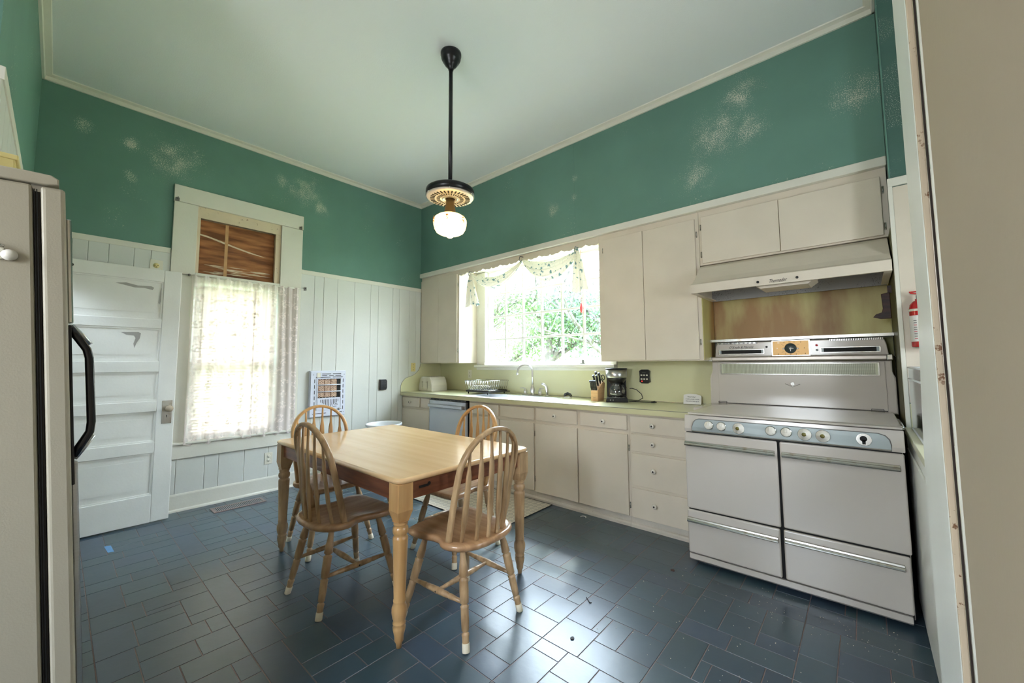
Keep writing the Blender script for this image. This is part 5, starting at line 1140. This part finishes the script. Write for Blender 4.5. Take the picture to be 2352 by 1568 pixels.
for x, z in ((1.045, 2.39), (1.865, 2.43), (2.574, 2.395)): MB().tube([(x, .02, z+.012), (x-.004, -.03, z+.01), (x-.012, -.035, z-.03), (x-.01, .01, z-.05)], .004, 6).build('dark_tie', mat('navy_tie', (52, 64, 84), .6), cu)
pc = thing('pull_cord', 'pink cord with a red wooden pull hanging before the right sash', 'pull cord', (2.425, .30, 0))
MB().cyl((0, 0, 1.90), (0, 0, 2.47), .0035, n=6).build('cord', mat('pink_cord', (226, 150, 156), .6), pc)
MB().lathe([(.0, 1.80), (.009, 1.803), (.016, 1.83), (.017, 1.855), (.012, 1.885), (.010, 1.90), (.0, 1.90)], n=16).build('pull', mat('coral_red_pull', (226, 84, 90), .3), pc)

# ================================================================== right-hand corner: counter, bin, extinguisher
rc = thing('side_counter', 'narrow strip of yellow-green counter right of the stove niche', 'worktop')
MB().box(4.790, 5.60, -1.80, -.182, .872, .905, b=.002).build('slab', m_lam, rc)
rc = thing('side_cabinet', 'white painted base cabinet under the counter right of the stove', 'cabinet')
MB().box(4.802, 5.60, -1.80, -.192, .0, .871).build('carcass', m_casing, rc)
MB().box(4.793, 4.802, -1.78, -.22, .02, .80, b=.003).build('door', m_casing, rc)
bn = thing('plastic_bin', 'clear plastic storage box on the side counter under the extinguisher', 'storage box', (0, 0, .9055))
def wall_(x0, x1, y0, y1, z0, z1, n='panel'): return MB().box(x0, x1, y0, y1, z0, z1).build(n, m_clear, bn)
wall_(4.820, 4.823, -.80, -.25, .004, .325); wall_(5.05, 5.053, -.80, -.25, .004, .325); wall_(4.823, 5.05, -.80, -.797, .004, .325); wall_(4.823, 5.05, -.253, -.25, .004, .325)
MB().box(4.818, 5.055, -.802, -.248, .0, .004).build('base', m_clear, bn)
for z in (.004, .27, .33): MB().tube([(4.820, -.802, z), (5.055, -.802, z), (5.055, -.248, z), (4.820, -.248, z)], .005, 6, closed=True).build('rim', m_trash, bn)
ex = thing('fire_extinguisher', 'red fire extinguisher with a white label mounted on the wall right of the hood', 'fire extinguisher', (4.884, -.228, 1.345))
MB().lathe([(.0, .0), (.040, .0), (.042, .006), (.042, .205), (.038, .230), (.026, .248), (.015, .254), (.015, .262), (.0, .262)], n=28).build('cylinder', m_red, ex)
MB().lathe([(.0425, .03), (.0428, .031), (.0428, .17), (.0425, .171)], n=28).build('label_wrap', m_lab, ex)
for k in range(9):
    for q in range(3): MB().box(-.030+q*.018, -.018+q*.018, -.0437, -.0425, .045+k*.012, .048+k*.012).build('print_line', m_ink if k % 3 else m_red, ex)
MB().lathe([(.0432, .195), (.0445, .197), (.0445, .205), (.0432, .207)], n=28).build('mount_strap', m_plate, ex)
MB().box(-.012, .012, .043, .048, .0, .26).build('wall_bracket', m_plate, ex)
MB().box(-.010, .010, -.012, .012, .262, .285, b=.003).build('valve_block', m_black, ex)
MB().box(-.034, .02, -.007, .007, .285, .292, rot=(0, .25, 0), piv=(0, 0, .285)).box(-.036, .02, -.007, .007, .300, .307, rot=(0, -.05, 0), piv=(0, 0, .3)).build('lever', m_red, ex)

# ================================================================== outside the sink window
bx('ground', mat('pale_grass', (110, 128, 76), .9, c2=(140, 142, 100), vs=1.2), -22, 12, .6, 30, -.9, -.8, kind='structure')
bx('ground_side', mat('pale_grass_side', (110, 128, 76), .9), -14, -.15, -9, .58, -.9, -.8, kind='structure')
m_bark = mat('grey_bark', (96, 92, 88), .9, c2=(72, 68, 64), vs=8)
def leafmat(i, c):
    m = mat('leaf_green_%d' % i, c, .6); t = m.node_tree; n = t.nodes; L = t.links; b = n['Principled BSDF']
    tl_ = n.new('ShaderNodeBsdfTranslucent'); tl_.inputs[0].default_value = lin(c); ms = n.new('ShaderNodeMixShader'); ms.inputs[0].default_value = .5
    L.new(b.outputs[0], ms.inputs[1]); L.new(tl_.outputs[0], ms.inputs[2]); L.new(ms.outputs[0], n['Material Output'].inputs[0]); return m
m_leaf = [leafmat(0, (98, 124, 80)), leafmat(1, (104, 128, 90)), leafmat(2, (90, 112, 92))]
def tree(label, x, y, h, seed, lm, nl, spread, lean=(0, 0), r0=.16):
    ZM = 2.6+.42*max(0, y-.35)*.62
    rr = random.Random(seed); t_ = thing('tree', label, 'tree', (x, y, -.8), group='trees in the garden outside the sink window')
    tr = MB(); brm = MB(); tips = []
    def grow(p, d, L_, r, lv, mb):
        pts = [p]; q = p.copy(); dd = d.copy(); rs = [r]
        for k in range(5):
            dd = (dd+Vector((rr.uniform(-.25, .25), rr.uniform(-.25, .25), rr.uniform(-.06, .16)))).normalized(); q = q+dd*L_/5; pts.append(q.copy()); rs.append(r*(1-.11*(k+1)))
            if lv >= 1 and q.z < ZM: tips.append(q.copy())
            if q.z < ZM and lv < 3 and k >= (1 if lv else 2):
                for s in range(2 if lv < 2 else 1):
                    a = rr.uniform(0, 2*PI); nd = (dd*.55+Vector((math.cos(a), math.sin(a), rr.uniform(-.15, .55)))*.8).normalized()
                    grow(q.copy(), nd, L_*rr.uniform(.5, .72), r*(.42 if lv else .5), lv+1, brm)
        mb.tube(pts, rs, 6 if lv > 1 else 8)
    grow(Vector((0, 0, 0)), Vector((lean[0], lean[1], 1)).normalized(), h, r0, 0, tr)
    tr.build('trunk', m_bark, t_); brm.build('branches', m_bark, t_, kind='stuff')
    lf = MB(); vs = []; fs = []
    for k in range(nl):
        c = rr.choice(tips)+Vector((rr.gauss(0, spread), rr.gauss(0, spread), rr.gauss(0, spread*.5)))
        a = Vector((rr.gauss(0, 1), rr.gauss(0, 1), rr.gauss(0, 1))).normalized()*rr.uniform(.03, .06); b = a.cross(Vector((rr.gauss(0, 1), rr.gauss(0, 1), rr.gauss(0, 1)))).normalized()*rr.uniform(.018, .035)
        n0 = len(vs); vs += [c-a, c+b, c+a, c-b]; fs.append((n0, n0+1, n0+2, n0+3))
    lf._add(vs, fs); lf.build('foliage', lm, t_, kind='stuff')
tree('leaning tree with a thick grey trunk in the middle of the window view', -1.9, 5.3, 3.6, 3, m_leaf[0], 9000, .34, (.18, 0), .17)
tree('leafy tree close to the left panes of the sink window', -3.4, 4.6, 2.8, 8, m_leaf[0], 8000, .36, (-.1, .1), .12)
tree('bare-branched tree behind the right panes of the sink window', .55, 5.6, 3.4, 14, m_leaf[2], 5000, .45, (-.25, 0), .14)
tree('pale distant tree seen between the two nearer trunks', -3.6, 10.5, 6, 21, m_leaf[1], 8000, .6, (0, 0), .14)
tree('pale distant tree at the far right of the window view', 1.0, 11.5, 6, 27, m_leaf[1], 7000, .6, (0, 0), .14)
tree('distant tree at the far left of the window view', -9.5, 12.5, 5, 35, m_leaf[1], 7000, .6, (0, 0), .14)
